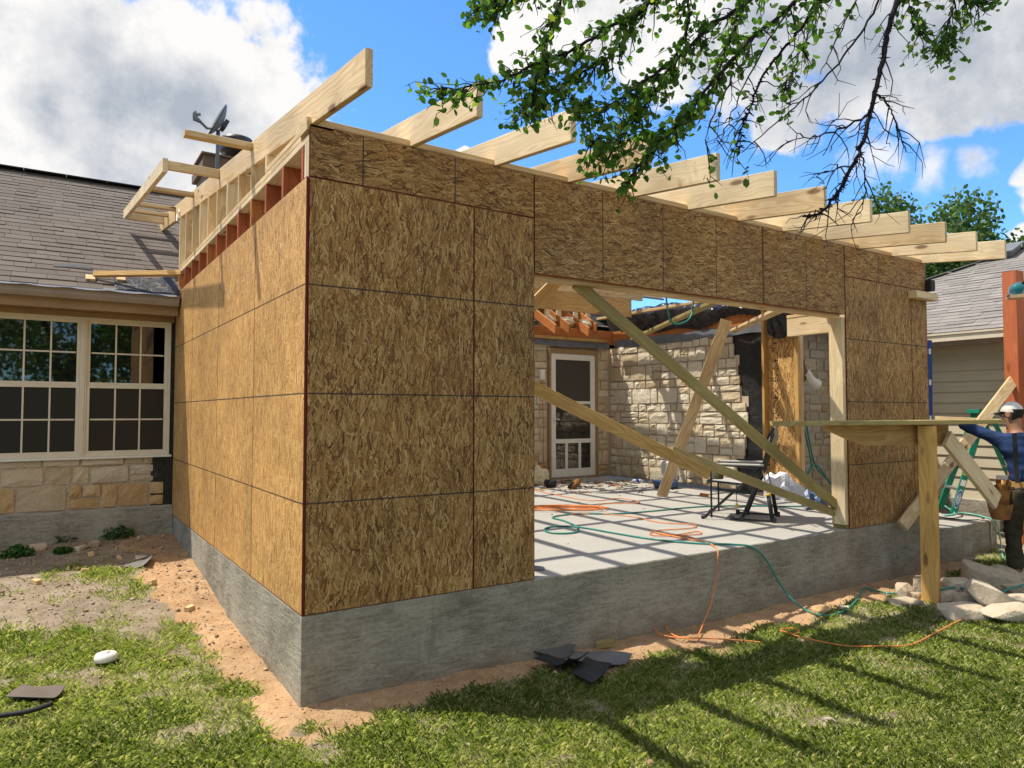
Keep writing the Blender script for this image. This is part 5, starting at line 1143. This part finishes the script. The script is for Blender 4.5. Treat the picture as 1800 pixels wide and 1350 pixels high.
li = 9+4; ri = 9+5+4                                         # wrist indices
for idx, w, e in ((li, J['wl'], J['el']), (ri, J['wr'], J['er'])):
    d = (w-e).normalized(); sd = d.cross(Vector((0, 0, 1))).normalized(); dn = Vector((0, 0, -1))
    pm = w+d*.075; body.append([idx, (w+d*.035, (.030, .018)), (pm, (.036, .015))]); pi_ = n0+1; n0 += 2
    for k, L in enumerate((.068, .078, .072, .056)):
        o_ = sd*(-.030+.020*k); body.append([pi_, (pm+o_+d*.02, .0095), (pm+o_+d*(.02+L*.55)+dn*.008, .0085), (pm+o_+d*(.02+L*.9)+dn*(.008+L*.35), .007)]); n0 += 3
    body.append([pi_-1, (w+d*.045-sd*.035, .011), (w+d*.08-sd*.052+dn*.01, .0095), (w+d*.105-sd*.05+dn*.02, .008)]); n0 += 3
skin('body', body, M['skin'], person)
shirt = [[(pp(0, 0, .965), (.165, .122)), (J['bel'], (.15, .11)), (J['sp'], (.158, .115)), (J['ch'], (.168, .118)), (pp(.04, .075, 1.44), (.09, .08)), (pp(.043, .08, 1.468), .066)],
         [3, (J['sl'], .072), (g('sl', 'el', .5), .063), (J['el'], .056), (g('el', 'wl', .35), .05), (g('el', 'wl', .95), .038)], [3, (J['sr'], .072), (g('sr', 'er', .5), .063), (J['er'], .054), (g('er', 'wr', .35), .05), (g('er', 'wr', .95), .036)]]
folds(skin('shirt', shirt, M['shirt_blue'], person, 3), .011, 1)
tro = [[(J['pel']+Vector((0, 0, .03)), (.172, .128)), (pp(0, 0, .86), (.165, .125))], [1, (pp(.10, .0, .80), .108), (g('hl', 'kl', .5), .098), (J['kl'], .08), (g('kl', 'al', .4), .078), (g('kl', 'al', .92), .066)], [1, (pp(-.10, 0, .80), .108), (g('hr', 'kr', .5), .098), (J['kr'], .08), (g('kr', 'ar', .4), .078), (g('kr', 'ar', .92), .066)]]
folds(skin('trousers', tro, M['trouser_olive'], person, 3), .012, 2)
for a, t_ in (('al', 'tl'), ('ar', 'tr')):
    skin('boot', [[(J[a]+Vector((0, 0, .10)), .06), (J[a]+Vector((0, 0, -.02)), .058), (g(a, t_, .5)+Vector((0, 0, -.0)), (.055, .045)), (J[t_], (.052, .04))]], M['boot_brown'], person)
# head: face features, hair and cap; he looks along the plank to the left
hx = (pl*.72+pf_*.70).normalized(); hc = J['hd1']; HM = frame(hc, hx)
b = MB(); b.tube([HM @ Vector(q) for q in ((.082, 0, -.01), (.108, 0, -.03), (.085, 0, -.042))], [.008, .014, .010], 8); b.build('nose', M['skin'], person)
for s in (-1, 1):
    b = MB(); b.lathe([(0, 0), (.022, .002), (.026, .012), (.014, .016), (0, .01)], HM @ Vector((-.005, s*.078, -.025)), 12, 0, HM.to_3x3().to_4x4() @ Matrix.Rotation(-s*math.pi/2, 4, 'X') @ Matrix.Scale(1.35, 4, (0, 1, 0))); b.build('ear', M['skin'], person)
    b = MB(); b.lathe([(0, .011), (.008, .008), (.011, 0), (.008, -.008), (0, -.011)], HM @ Vector((.074, s*.032, -.005)), 10); b.build('eye', M['ink_black'], person)
b = MB(); b.tube([HM @ Vector(q) for q in ((.078, -.025, -.072), (.086, 0, -.074), (.078, .025, -.072))], .006, 6); b.build('mouth', M['leather_tan'], person)
b = MB(); b.grid(lambda u, v: HM @ Vector((-.012+.090*math.cos(math.pi*(.60+.8*u))*math.cos(.0+1.1*v-.2), .086*math.sin(math.pi*(.60+.8*u)), .03-.105*v)), 14, 8); b.build('hair', M['hair_dark'], person)
cz = HM @ Matrix.Translation((0, 0, .015)) @ Matrix.Rotation(math.radians(-4), 4, 'Y')
b = MB(); b.grid(lambda u, v: cz @ Vector((.099*math.cos(u*2*math.pi)*math.cos(v*1.5), .091*math.sin(u*2*math.pi)*math.cos(v*1.5), -.012+(.098+.006*math.cos(6*u*2*math.pi))*math.sin(v*1.5)**.9)), 28, 8); b.lathe([(0, .098), (.008, .097), (.009, .090)], (0, 0, 0), 8, 0, cz); b.build('cap', M['cap_white'], person)
b = MB()
for s, dz in ((1, 0), (-1, -.005)): b.grid(lambda u, v: cz @ Vector((.085+.10*v*math.cos((u-.5)*1.7), .088*math.sin((u-.5)*2.6)*(1-.12*v), -.012+dz-.028*v*v-.028*abs(u-.5)**1.5)), 12, 5)
b.build('cap_brim', M['cap_dark'], person)
# suspenders, belt and tool pouches
b = MB(); b.grid(lambda u, v: pp(0, 0, 0)+(pl*(.178*math.cos(u*2*math.pi))+pf_*(.137*math.sin(u*2*math.pi)))+Vector((0, 0, .945+.055*v)), 30, 1); b.build('tool_belt', M['leather_belt'], person)
for s in (-1, 1):
    b = MB(); b.grid(lambda u, v: pp(s*(.12-.03*u)+.035*u-.02+.04*v, -.128+.028*math.sin(u*3.0)+(.10*max(0, u-.72)), .99+.47*u), 14, 2); b.build('suspender', M['black_rubber'], person)
def pouch(l, f, u, w, h, rot):
    c = pp(l, f, u); MX = Matrix.Translation(c) @ Matrix.Rotation(math.atan2(pl.y, pl.x)+rot, 4, 'Z')
    o = MB(); o.grid(lambda a, v: MX @ Vector((w*.5*math.cos(a*2*math.pi)*(1-.25*(1-v)**2), (w*.36*math.sin(a*2*math.pi)-.01)*(.55+.6*v), -h+h*v-.02*math.sin(a*2*math.pi)*v)), 18, 7)
    o.grid(lambda a, v: MX @ Vector((w*.42*math.cos(a*2*math.pi)*v, w*.28*math.sin(a*2*math.pi)*v, -h*.5)), 18, 2); return o
b = pouch(.215, -.02, .93, .20, .26, .3); ob = b.build('tool_pouch', M['leather_tan'], person)
b = pouch(.235, -.05, .80, .24, .17, .35); b.build('pocket', M['leather_tan'], ob)
b = pouch(.19, -.0, .98, .13, .14, .3); b.build('pocket', M['leather_tan'], ob)
b = pouch(-.21, .02, .93, .2, .25, -.3); b.build('tool_pouch', M['leather_tan'], person)
b = MB(); b.tube([pp(.205, -.02, .86), pp(.21, -.03, 1.02)], .014, 8); b.box((-.015, -.05, -.015), (.015, .05, .02), 1, Matrix.Translation(pp(.21, -.03, 1.03))); b.build('hammer', [M['leather_belt'], M['metal_grey']], ob)
b = MB(); b.box((-.03, -.012, -.035), (.03, .012, .035), 0, frame(pp(-.02, -.145, .93), pl)); b.build('belt_buckle', M['metal_grey'], person)

# ------------------------------------------------------------------ trees
def leaf_cloud(P, size, seed, squash=1., aspect=.6, up=.3):
    """leaf-sized hexagons at points P; returns vertices, faces, tint"""
    g = np.random.default_rng(seed); n = len(P)
    d = g.normal(size=(n, 3)); d /= np.linalg.norm(d, axis=1)[:, None]
    q = g.normal(size=(n, 3)); q[:, 2] += up; q -= (q*d).sum(1)[:, None]*d; q /= np.linalg.norm(q, axis=1)[:, None]
    w = np.cross(d, q); s = size*g.uniform(.65, 1.25, n)
    pr = [(-.5, 0, 0), (-.2, .5, .05), (.25, .42, .02), (.5, 0, -.06), (.25, -.42, .02), (-.2, -.5, .05)]
    V = np.concatenate([(P+d*(a*s)[:, None]+w*(b_*aspect*s)[:, None]+q*(c*s)[:, None])[:, None] for a, b_, c in pr], 1).reshape(-1, 3)
    return V, np.arange(n*6).reshape(n, 6), np.repeat(g.random(n), 6)
def crown_points(n, c, rad, seed, lumps=26, hollow=.35):
    g = np.random.default_rng(seed); out = []
    cs = g.normal(size=(lumps, 3)); cs /= np.linalg.norm(cs, axis=1)[:, None]; cs *= g.uniform(.45, .95, (lumps, 1)); rr = g.uniform(.20, .42, lumps)
    k = g.integers(0, lumps, n); d = g.normal(size=(n, 3)); d /= np.linalg.norm(d, axis=1)[:, None]; r_ = g.uniform(hollow, 1., n)**.6
    P = cs[k]+d*(rr[k]*r_*g.uniform(.7, 1.25, n))[:, None]; return P*np.array(rad)+np.array(c), cs*np.array(rad)+np.array(c)
def tree(name, base, h, rad, n, leaf, seed, label, m='far_leaf', group=None, trunk=.22, cz=None, cat='tree', lean=(0, 0)):
    base = Vector(base); t = empty(name, base, label, cat, group); r = random.Random(seed)
    c = base+Vector((lean[0], lean[1], cz if cz else h-rad[2])); P, cs = crown_points(n, c, rad, seed)
    V, F, T = leaf_cloud(P, leaf, seed); link(bpy.data.objects.new('crown', npmesh('crown', V, F, M[m], T)), None, t)
    b = MB(); fork = base.lerp(c, .55); b.tube(smooth([base-Vector((0, 0, .15)), base.lerp(fork, .3)+Vector((.05, .04, 0)), base.lerp(fork, .7)-Vector((.05, 0, 0)), fork], 4), list(np.linspace(trunk*1.25, trunk*.72, 13)), 9); b.build('trunk', M['bark'], t)
    for q in r.sample(list(range(len(cs))), min(9, len(cs))):
        e = Vector(cs[q]); mid = fork.lerp(e, .5)+Vector((r.uniform(-.2, .2), r.uniform(-.2, .2), .15*h*.2)); b = MB(); b.tube(smooth([fork, mid, e], 5), list(np.linspace(trunk*.42, trunk*.06, 11)), 6); b.build('limb', M['bark'], t)
    return t
far = 'trees rising behind the grey roof'
def off(d, px, py): return None
tree('oak_tree', (24.805,7.705,0.931), 7.3, (3.6, 3.2, 3.2), 26000, .17, 3, 'broad green tree behind the grey roof, the middle one', group=far)
tree('oak_tree', (25.336,10.956,0.909), 8.0, (2.3, 2.6, 3.0), 16000, .17, 5, 'green tree showing just above the rafter tails, the left one behind the roof', group=far)
tree('oak_tree', (25.961,5.738,0.939), 6.0, (2.4, 2.6, 2.4), 13000, .17, 6, 'green tree at the right edge of the photo behind the grey roof', group=far)
# trees of the yard behind the camera: they show in the window glass
tree('yard_tree', (-1.1, -11.5, -.5), 6.6, (3.6, 2.6, 2.4), 9000, .16, 11, 'leaning dark oak in the yard that the left window mirrors', 'oak_leaf', trunk=.30, lean=(.5, .2))
tree('yard_tree', (2.6, -13.5, -.5), 7.2, (3.0, 2.6, 2.6), 7000, .17, 13, 'second yard oak mirrored in the right sash of the window', 'oak_leaf', trunk=.26)
tree('yard_tree', (-5.2, -14.5, -.5), 7.6, (3.4, 2.8, 2.6), 7000, .18, 14, 'third yard oak beyond the lawn on the left side', 'oak_leaf', trunk=.26)
o = MB(); P, _ = crown_points(16000, (0, -26, .6), (26, 2.2, 2.4), 19, 60); V, F, T = leaf_cloud(P, .34, 19)
o = link(bpy.data.objects.new('hedge', npmesh('hedge', V, F, M['oak_leaf'], T))); o['kind'] = 'stuff'; o['label'] = 'dense hedge and brush along the far side of the yard'

# ------------------------------------------------------------------ the near oak whose low branches hang into view
oak = empty('live_oak', (3.3, -5.4, -.55), 'live oak with leafy drooping twigs and bare branches hanging over the yard', 'tree')
b = MB(); b.tube(smooth([(3.3, -5.4, -.7), (3.32, -5.35, .6), (3.22, -5.25, 1.7), (3.1, -5.1, 2.6)], 6), list(np.linspace(.30, .21, 19)), 12); b.build('trunk', M['bark'], oak)
hub = Vector((2.512,-2.173,4.170))
limbs = [[hub, (2.7, -1.8, 4.5), (2.2, -.9, 4.75), (1.7, -.4, 4.95)], [(3.1, -5.1, 2.5), (2.9, -4.4, 3.4), (2.6, -3.6, 3.8), hub], [(3.1, -5.1, 2.5), (3.6, -4.2, 3.5), (4.2, -3.2, 4.2)], [(3.1, -5.1, 2.5), (2.4, -5.2, 3.6), (1.4, -5.0, 4.6)], [hub, (1.786,-2.031,3.729), (1.192,-1.862,3.421), (0.737,-1.667,3.153)]]  # first limb unseen, added to carry the leaf cluster for dappled shade
for k, L in enumerate(limbs):
    b = MB(); p = smooth(L, 7); b.tube(p, list(np.linspace(.12 if k in (1, 2, 3) else .05, .045 if k in (1, 2, 3) else .012, len(p))), 8); b.build('limb', M['bark'], oak)
# main branches: (points, start radius, leafiness along the way)
BR = [
 ([(2.336,-2.202,3.459), (2.199,-2.156,3.152), (2.098,-2.137,2.906), (2.022,-2.136,2.693), (1.942,-2.133,2.486), (1.867,-2.136,2.324), (1.814,-2.094,2.182), (1.765,-2.056,2.084), (1.711,-2.017,2.012), (1.657,-1.981,1.999)], .018, (0.25, .0), 1),
 ([(1.991,-2.106,2.507), (1.835,-2.059,2.421), (1.681,-2.014,2.362), (1.581,-1.947,2.342)], .006, (0, 0), 1),
 ([(1.962,-2.151,2.578), (2.011,-2.181,2.526), (2.039,-2.196,2.447), (2.086,-2.220,2.314)], .006, (0, 0), 1),
 ([(1.850,-2.124,2.306), (1.873,-2.135,2.233), (1.881,-2.134,2.105), (1.866,-2.119,1.996)], .005, (0, 0), 1),
 ([(1.835,-2.110,2.233), (1.749,-2.052,2.208), (1.660,-1.991,2.161)], .004, (0, 0), 1),
 ([(2.022,-2.052,3.425), (1.846,-1.980,3.122), (1.694,-1.928,2.879), (1.576,-1.842,2.707), (1.487,-1.834,2.526), (1.451,-1.804,2.421), (1.404,-1.827,2.298)], .011, (.5, .1), 1),
 ([(2.304,-2.123,3.493), (2.147,-2.059,3.099), (1.989,-2.002,2.851), (1.812,-1.934,2.636), (1.637,-1.871,2.481), (1.490,-1.765,2.322)], .009, (.35, 0), 1),
 ([(1.862,-2.060,3.304), (1.603,-1.993,2.980), (1.394,-1.904,2.774), (1.222,-1.840,2.573), (1.064,-1.785,2.365), (0.939,-1.756,2.231), (0.851,-1.692,2.110)], .013, (.7, .95), 0),
 ([(1.641,-1.972,3.271), (1.411,-1.925,2.976), (1.186,-1.827,2.785), (1.027,-1.774,2.623), (0.852,-1.711,2.477), (0.711,-1.672,2.371), (0.621,-1.614,2.407)], .012, (.7, 1.), 0),
 ([(1.198,-1.853,3.146), (0.960,-1.742,2.893), (0.786,-1.680,2.755), (0.597,-1.608,2.621), (0.431,-1.554,2.530), (0.271,-1.504,2.436), (0.090,-1.382,2.413)], .011, (.8, .9), 0),
 ([(0.738,-1.665,3.081), (0.621,-1.579,2.912), (0.531,-1.570,2.716), (0.503,-1.544,2.573), (0.444,-1.556,2.385)], .008, (.8, .8), 0),
 ([(0.480,-1.607,2.945), (0.405,-1.553,2.852), (0.328,-1.499,2.805), (0.255,-1.449,2.777)], .006, (.9, .9), 0),
 ([(1.616,-1.839,3.337), (1.470,-1.785,2.986), (1.370,-1.765,2.722), (1.249,-1.734,2.491), (1.101,-1.630,2.375), (0.937,-1.583,2.393), (0.844,-1.573,2.223)], .010, (.7, .9), 0),
 ([(1.374,-1.825,2.645), (1.254,-1.794,2.419), (1.197,-1.810,2.286)], .005, (.3, .2), 1),
 ([(1.866,-1.941,3.261), (1.669,-1.856,2.960), (1.500,-1.788,2.640), (1.387,-1.762,2.421), (1.345,-1.731,2.356)], .007, (.45, .1), 1),
 ([(2.517,-2.261,3.437), (2.470,-2.276,3.154), (2.386,-2.271,2.960), (2.359,-2.248,2.864)], .008, (.75, .8), 0),
 ([(2.543,-2.273,3.324), (2.517,-2.305,3.126), (2.514,-2.361,3.075)], .005, (.6, .5), 0),
 ([(2.235,-2.127,3.293), (2.236,-2.175,3.042), (2.273,-2.194,2.933)], .006, (.8, .8), 0),
 ([(2.139,-1.896,3.562), (2.005,-1.848,3.156), (1.873,-1.805,2.846), (1.828,-1.770,2.733)], .008, (.7, .5), 0),
 ([(2.332,-2.024,3.562), (2.171,-1.960,3.213), (2.035,-1.918,2.958), (1.968,-1.865,2.789)], .008, (.6, .4), 1),
 ([(1.054,-1.754,3.072), (0.900,-1.699,2.819), (0.778,-1.670,2.634), (0.670,-1.593,2.550), (0.522,-1.549,2.431), (0.463,-1.509,2.395)], .007, (.8, .9), 0),
 ([(1.133,-1.747,3.103), (1.122,-1.786,2.822), (1.054,-1.731,2.622), (0.929,-1.699,2.426), (0.830,-1.626,2.279), (0.717,-1.610,2.248)], .008, (.8, .9), 0),
]
LIMB = smooth(limbs[-1], 8)+smooth(limbs[0], 4)[:8]+smooth(limbs[1], 5)[-8:]
r = random.Random(41); LP = []; TW = MB()
for pts, r0, (l0, l1), bare in BR:
    p0 = Vector(pts[0]); o_ = min(LIMB, key=lambda q: (q-p0).length)
    if p0.z > 2.85: pts = [tuple(o_), tuple(o_.lerp(p0, .55)+Vector((0, 0, .05)))]+list(pts)    # springs from the limb above
    pts = smooth(pts, 7); n = len(pts); jit = [Vector((r.uniform(-1, 1), r.uniform(-1, 1), r.uniform(-1, 1)))*.006 for _ in pts]; pts = [p+j for p, j in zip(pts, jit)]
    b = MB(); b.tube(pts, list(np.linspace(r0, r0*.28 if not bare else r0*.22, n)), 6)
    if bare and r0 > .009:                                  # lichen knobs and short dead spurs
        for i in range(4, n):
            for q in range(3):
                d = Vector((r.uniform(-1, 1), r.uniform(-1, 1), r.uniform(-.7, .5))).normalized(); L = r.uniform(.012, .03); b.tube([pts[i], pts[i]+d*L], [.005, .002], 4)
    b.build('branch', M['twig_bark'], oak)
    for i in range(1, n):
        f = i/(n-1); lf = l0+(l1-l0)*f; tan = (pts[i]-pts[i-1]).normalized()
        for q in range(3 if not bare else 1):
            if r.random() > (.80 if not bare else .48): continue
            d = (tan*.8+Vector((r.uniform(-1, 1), r.uniform(-1, 1), r.uniform(-1, .7)))*.9+Vector((0, 0, -.15))).normalized(); L = r.uniform(.06, .165)*(1.35 if bare else 1.)
            e = pts[i]+d*L; mid = pts[i].lerp(e, .5)+Vector((r.uniform(-1, 1), r.uniform(-1, 1), r.uniform(-1, 1)))*L*.12
            mid = mid+Vector((r.uniform(-1, 1), r.uniform(-1, 1), r.uniform(-1.2, .6)))*L*.16; q2 = mid.lerp(e, .55)+Vector((r.uniform(-1, 1), r.uniform(-1, 1), r.uniform(-1, 1)))*L*.10
            TW.tube([pts[i], pts[i].lerp(mid, .5)+Vector((0, 0, L*.05)), mid, q2, e], [.0034, .0028, .0022, .0016, .001], 4)
            if bare and r.random() < .7:
                e2 = mid+(d+Vector((r.uniform(-1, 1), r.uniform(-1, 1), r.uniform(-1, .5)))*.8).normalized()*L*.6; TW.tube([mid, e2], [.002, .001], 4)
            if r.random() < lf:
                m_ = r.randint(4, 7)
                for k in range(m_):
                    t = r.uniform(.15, 1.05); p = pts[i].lerp(mid, t*2) if t < .5 else mid.lerp(e, t*2-1)
                    LP.append(p+Vector((r.gauss(0, 1), r.gauss(0, 1), r.gauss(0, 1)))*.016)
TW.build('twigs', M['twig_bark'], oak)['kind'] = 'stuff'
# unseen cluster above the frame, added for dappled shade; crowns on the other limbs
P, _ = crown_points(2000, (1.9, -.45, 4.95), (1.5, .85, .42), 61, 16); LP += [Vector(p) for p in P]
for L in limbs[2:4]:
    e = Vector(L[-1]); P, _ = crown_points(2600, e, (1.5, 1.3, .8), 50+int(e.x*10), 14); LP += [Vector(p) for p in P]
LPn = np.array([tuple(p) for p in LP]); cp_ = np.array(cam.location); dist = np.linalg.norm(LPn-cp_, axis=1); vis = (LPn[:, 2] < 3.1) & (dist < 4.6)
idx = np.where(vis)[0]; near = set(idx[np.argsort(dist[idx])][:280].tolist()); rest = np.array([i for i in range(len(LPn)) if i not in near])
V, F, T = leaf_cloud(LPn[rest], .037, 77, aspect=.62); o = link(bpy.data.objects.new('foliage', npmesh('foliage', V, F, M['oak_leaf'], T)), None, oak); o['kind'] = 'stuff'
lm = []
for k in range(4):
    q = MB(); a = (.56, .62, .66, .58)[k]; cu = (.08, .14, .04, .18)[k]
    vs = [(-.5, 0, 0), (-.28, .36*a, .02), (.0, .5*a, .03), (.28, .40*a, .0), (.5, 0, -cu), (.28, -.40*a, .0), (.0, -.5*a, .03), (-.28, -.36*a, .02), (-.1, 0, -.04), (.2, 0, -.05)]
    q.add(vs, [(0, 8, 1), (1, 8, 2), (2, 8, 9), (2, 9, 3), (3, 9, 4), (4, 9, 5), (5, 9, 6), (6, 9, 8), (6, 8, 7), (7, 8, 0)], 0, True); lm.append(q.mesh('leaf', M['oak_leaf_near']))
for i in near:
    e = Quaternion((r.gauss(0, 1), r.gauss(0, 1), r.gauss(0, 1), r.gauss(0, 1))).normalized().to_matrix().to_4x4(); link(bpy.data.objects.new('leaf', r.choice(lm)), Matrix.Translation(LP[i]) @ e @ Matrix.Scale(r.uniform(.026, .046), 4), oak)

# ------------------------------------------------------------------ grass, weeds, litter and gravel
def make_grass():
    g = np.random.default_rng(5); P = []
    camp = np.array((-1.2, -3.89)); fw = np.array((.5524, .8336)); rt = np.array((.8336, -.5524))
    n = 84000; f = 1.9+(9.6-1.9)*g.random(n)**1.7; s = g.uniform(-.86, .86, n)*f; xy = camp+f[:, None]*fw+s[:, None]*rt
    f2 = 1.5+g.random(6000)*3; s2 = g.uniform(-1.6, 1.6, 6000)*f2; xy = np.concatenate([xy, camp+f2[:, None]*fw+s2[:, None]*rt])
    x, y = xy.T; inside = ((x > -.02) & (x < 8.35) & (y > -.03)) | (y > 4.55)
    so, di = soil_mask(x, y), dirt_mask(x, y); cl = fbm(x, y, 5, 60)
    keep = (~inside) & (g.random(len(x)) > so*1.6) & (g.random(len(x)) > np.clip(di*1.15-.10+(.5-cl)*.8, 0, .985)*(di > .02)) & (x < 9.1)
    x, y, di, cl = x[keep], y[keep], di[keep], cl[keep]
    k = 8; n = len(x); bx = np.repeat(x, k)+g.normal(size=n*k)*.022; by = np.repeat(y, k)+g.normal(size=n*k)*.022
    dist = np.hypot(bx+1.2, by+3.89)
    ok = ~((bx > -.012) & (bx < 8.34) & (by > -.012)); bx, by, dist = bx[ok], by[ok], dist[ok]; dd = np.repeat(di, k)[ok]; cc = np.repeat(cl, k)[ok]
    n = len(bx); bz = ground_z(bx, by)-.004
    h = g.uniform(.022, .072, n)*(1-.35*dd)*(.8+.5*cc); w = g.uniform(.0017, .0033, n)*np.clip(dist/3.2, .85, 1.9)
    az = g.uniform(0, 2*np.pi, n); tilt = np.radians(g.uniform(28, 84, n)); dr = np.stack([np.cos(az), np.sin(az)], 1); pr = np.stack([-np.sin(az), np.cos(az)], 1)
    def pt(fr, drop): return np.stack([bx+dr[:, 0]*np.sin(tilt)*h*fr, by+dr[:, 1]*np.sin(tilt)*h*fr, bz+np.cos(tilt)*h*fr*(1-drop)+.006*fr], 1)
    off3 = np.stack([pr[:, 0], pr[:, 1], np.zeros(n)], 1)
    a, m, e = pt(0, 0), pt(.55, -.25), pt(1., .25)
    V = np.stack([a-off3*w[:, None]*.5, a+off3*w[:, None]*.5, m+off3*w[:, None]*.5, e, m-off3*w[:, None]*.5], 1).reshape(-1, 3)
    F = np.arange(n*5).reshape(n, 5)
    pn = fbm(bx, by, 1.5, 70); t = np.clip(g.random(n)*.72+(pn-.5)*.9+.16+.3*dd*(g.random(n) > .4), 0, .85); dead = g.random(n) < (.20+.25*dd+.25*np.clip(pn-.55, 0, 1)*2); t[dead] = g.uniform(.9, 1., dead.sum())
    o = link(bpy.data.objects.new('grass', npmesh('grass', V, F, M['grass_blade'], np.repeat(t, 5)))); o['kind'] = 'stuff'; o['label'] = 'short sunlit lawn grass with dry yellow patches'
make_grass()
def weed(label, p, n, h, seed):
    g = np.random.default_rng(seed); z = gz(p[0], p[1]); w = empty('weed_plant', (p[0], p[1], z), label, 'weed', 'weeds along the old footing')
    ang = g.uniform(0, 2*np.pi, n); rr = g.random(n)**.5*h*1.1; P = np.stack([p[0]+np.cos(ang)*rr, p[1]+np.sin(ang)*rr*.6, z+g.uniform(.02, 1, n)*h*(1-.5*rr/(h*1.1))], 1)
    V, F, T = leaf_cloud(P, .045, seed, aspect=.5, up=1.2); link(bpy.data.objects.new('foliage', npmesh('foliage', V, F, M['weed_leaf'], T)), None, w)
    b = MB()
    for k in range(9): q = P[g.integers(0, n)]; b.tube([(p[0], p[1], z-.02), ((p[0]+q[0])/2, (p[1]+q[1])/2, z+h*.4), tuple(q)], .0022, 4)
    b.build('stem', M['weed_leaf'], w)
for k, (lab, p, n, h) in enumerate((('leafy weed at the left edge against the footing', (-1.480,4.747,-0.250), 260, .20), ('tall weed clump left of the black plastic scrap', (-1.322,5.004,-0.250), 240, .20), ('low weed in front of the flat reddish stone', (-1.371,4.149,-0.280), 200, .12), ('small weed between the stones and the black scrap', (-1.016,4.653,-0.250), 130, .12), ('bright weed right of the black scrap against the footing', (-0.532,4.591,-0.220), 220, .15), ('low weed mat on the shaded soil before the footing', (-1.016,4.123,-0.290), 240, .07))):
    weed(lab, p, n, h, 80+k)
def scatter(name, n, fn, size, mats, label, seed, flat=.6):
    """small stones or crumbs joined into one mass"""
    g = np.random.default_rng(seed); ico = np.array([(0, 0, 1), (.9, 0, .1), (.28, .85, -.1), (-.72, .53, .15), (-.72, -.53, -.1), (.28, -.85, .1), (0, 0, -.9)]); fs = np.array([(0, 1, 2), (0, 2, 3), (0, 3, 4), (0, 4, 5), (0, 5, 1), (6, 2, 1), (6, 3, 2), (6, 4, 3), (6, 5, 4), (6, 1, 5)])
    xy = fn(g, n); x, y = xy.T; z = ground_z(x, y); s = size*g.lognormal(0, .5, len(x)); a = g.uniform(0, 6.3, len(x)); sh = g.uniform(.7, 1.3, (len(x), 7, 3))
    v = ico[None]*sh*s[:, None, None]*np.array((1, .8, flat)); c, sn = np.cos(a)[:, None], np.sin(a)[:, None]
    V = np.stack([v[..., 0]*c-v[..., 1]*sn+x[:, None], v[..., 0]*sn+v[..., 1]*c+y[:, None], v[..., 2]+z[:, None]+s[:, None]*.2], -1).reshape(-1, 3)
    F = (fs[None]+(np.arange(len(x))*7)[:, None, None]).reshape(-1, 3); me = npmesh(name, V, F, mats[0])
    for m_ in mats[1:]: me.materials.append(m_)
    if len(mats) > 1: me.polygons.foreach_set('material_index', np.repeat(g.integers(0, len(mats), len(x)), 10).astype(np.int32))
    o = link(bpy.data.objects.new(name, me)); o['kind'] = 'stuff'; o['label'] = label; return o
def pick(mask, box):
    def fn(g, n):
        x = g.uniform(box[0], box[1], n*6); y = g.uniform(box[2], box[3], n*6); k = (g.random(n*6) < mask(x, y)) & ~((x > -.01) & (y > -.01)); return np.stack([x[k], y[k]], 1)[:n]
    return fn
simple('soil_crumb', (.42, .27, .15), .95, .1, .35, 30); simple('pebble', (.38, .33, .28), .9, .15, .3, 30); simple('dead_leaf', (.30, .20, .11), .85, .15, .4, 30)
scatter('soil_crumbs', 6500, pick(soil_mask, (-.9, 7, -.6, 5)), .0042, [M['soil_crumb'], M['soil_crumb'], M['pebble']], 'crumbs of orange fill and small stones along the slab', 3)
scatter('gravel', 2600, pick(dirt_mask, (-2.2, .0, .9, 4.6)), .0075, [M['pebble'], M['rubble_stone'], M['dead_leaf']], 'grey gravel and rubble bits on the bare ground at left', 4)
scatter('leaf_litter', 420, lambda g, n: np.stack([g.uniform(-2, 6.5, n), g.uniform(-3, -.45, n)], 1), .014, [M['dead_leaf'], M['pebble']], 'dry fallen leaves and bits lying in the grass', 5, .18)
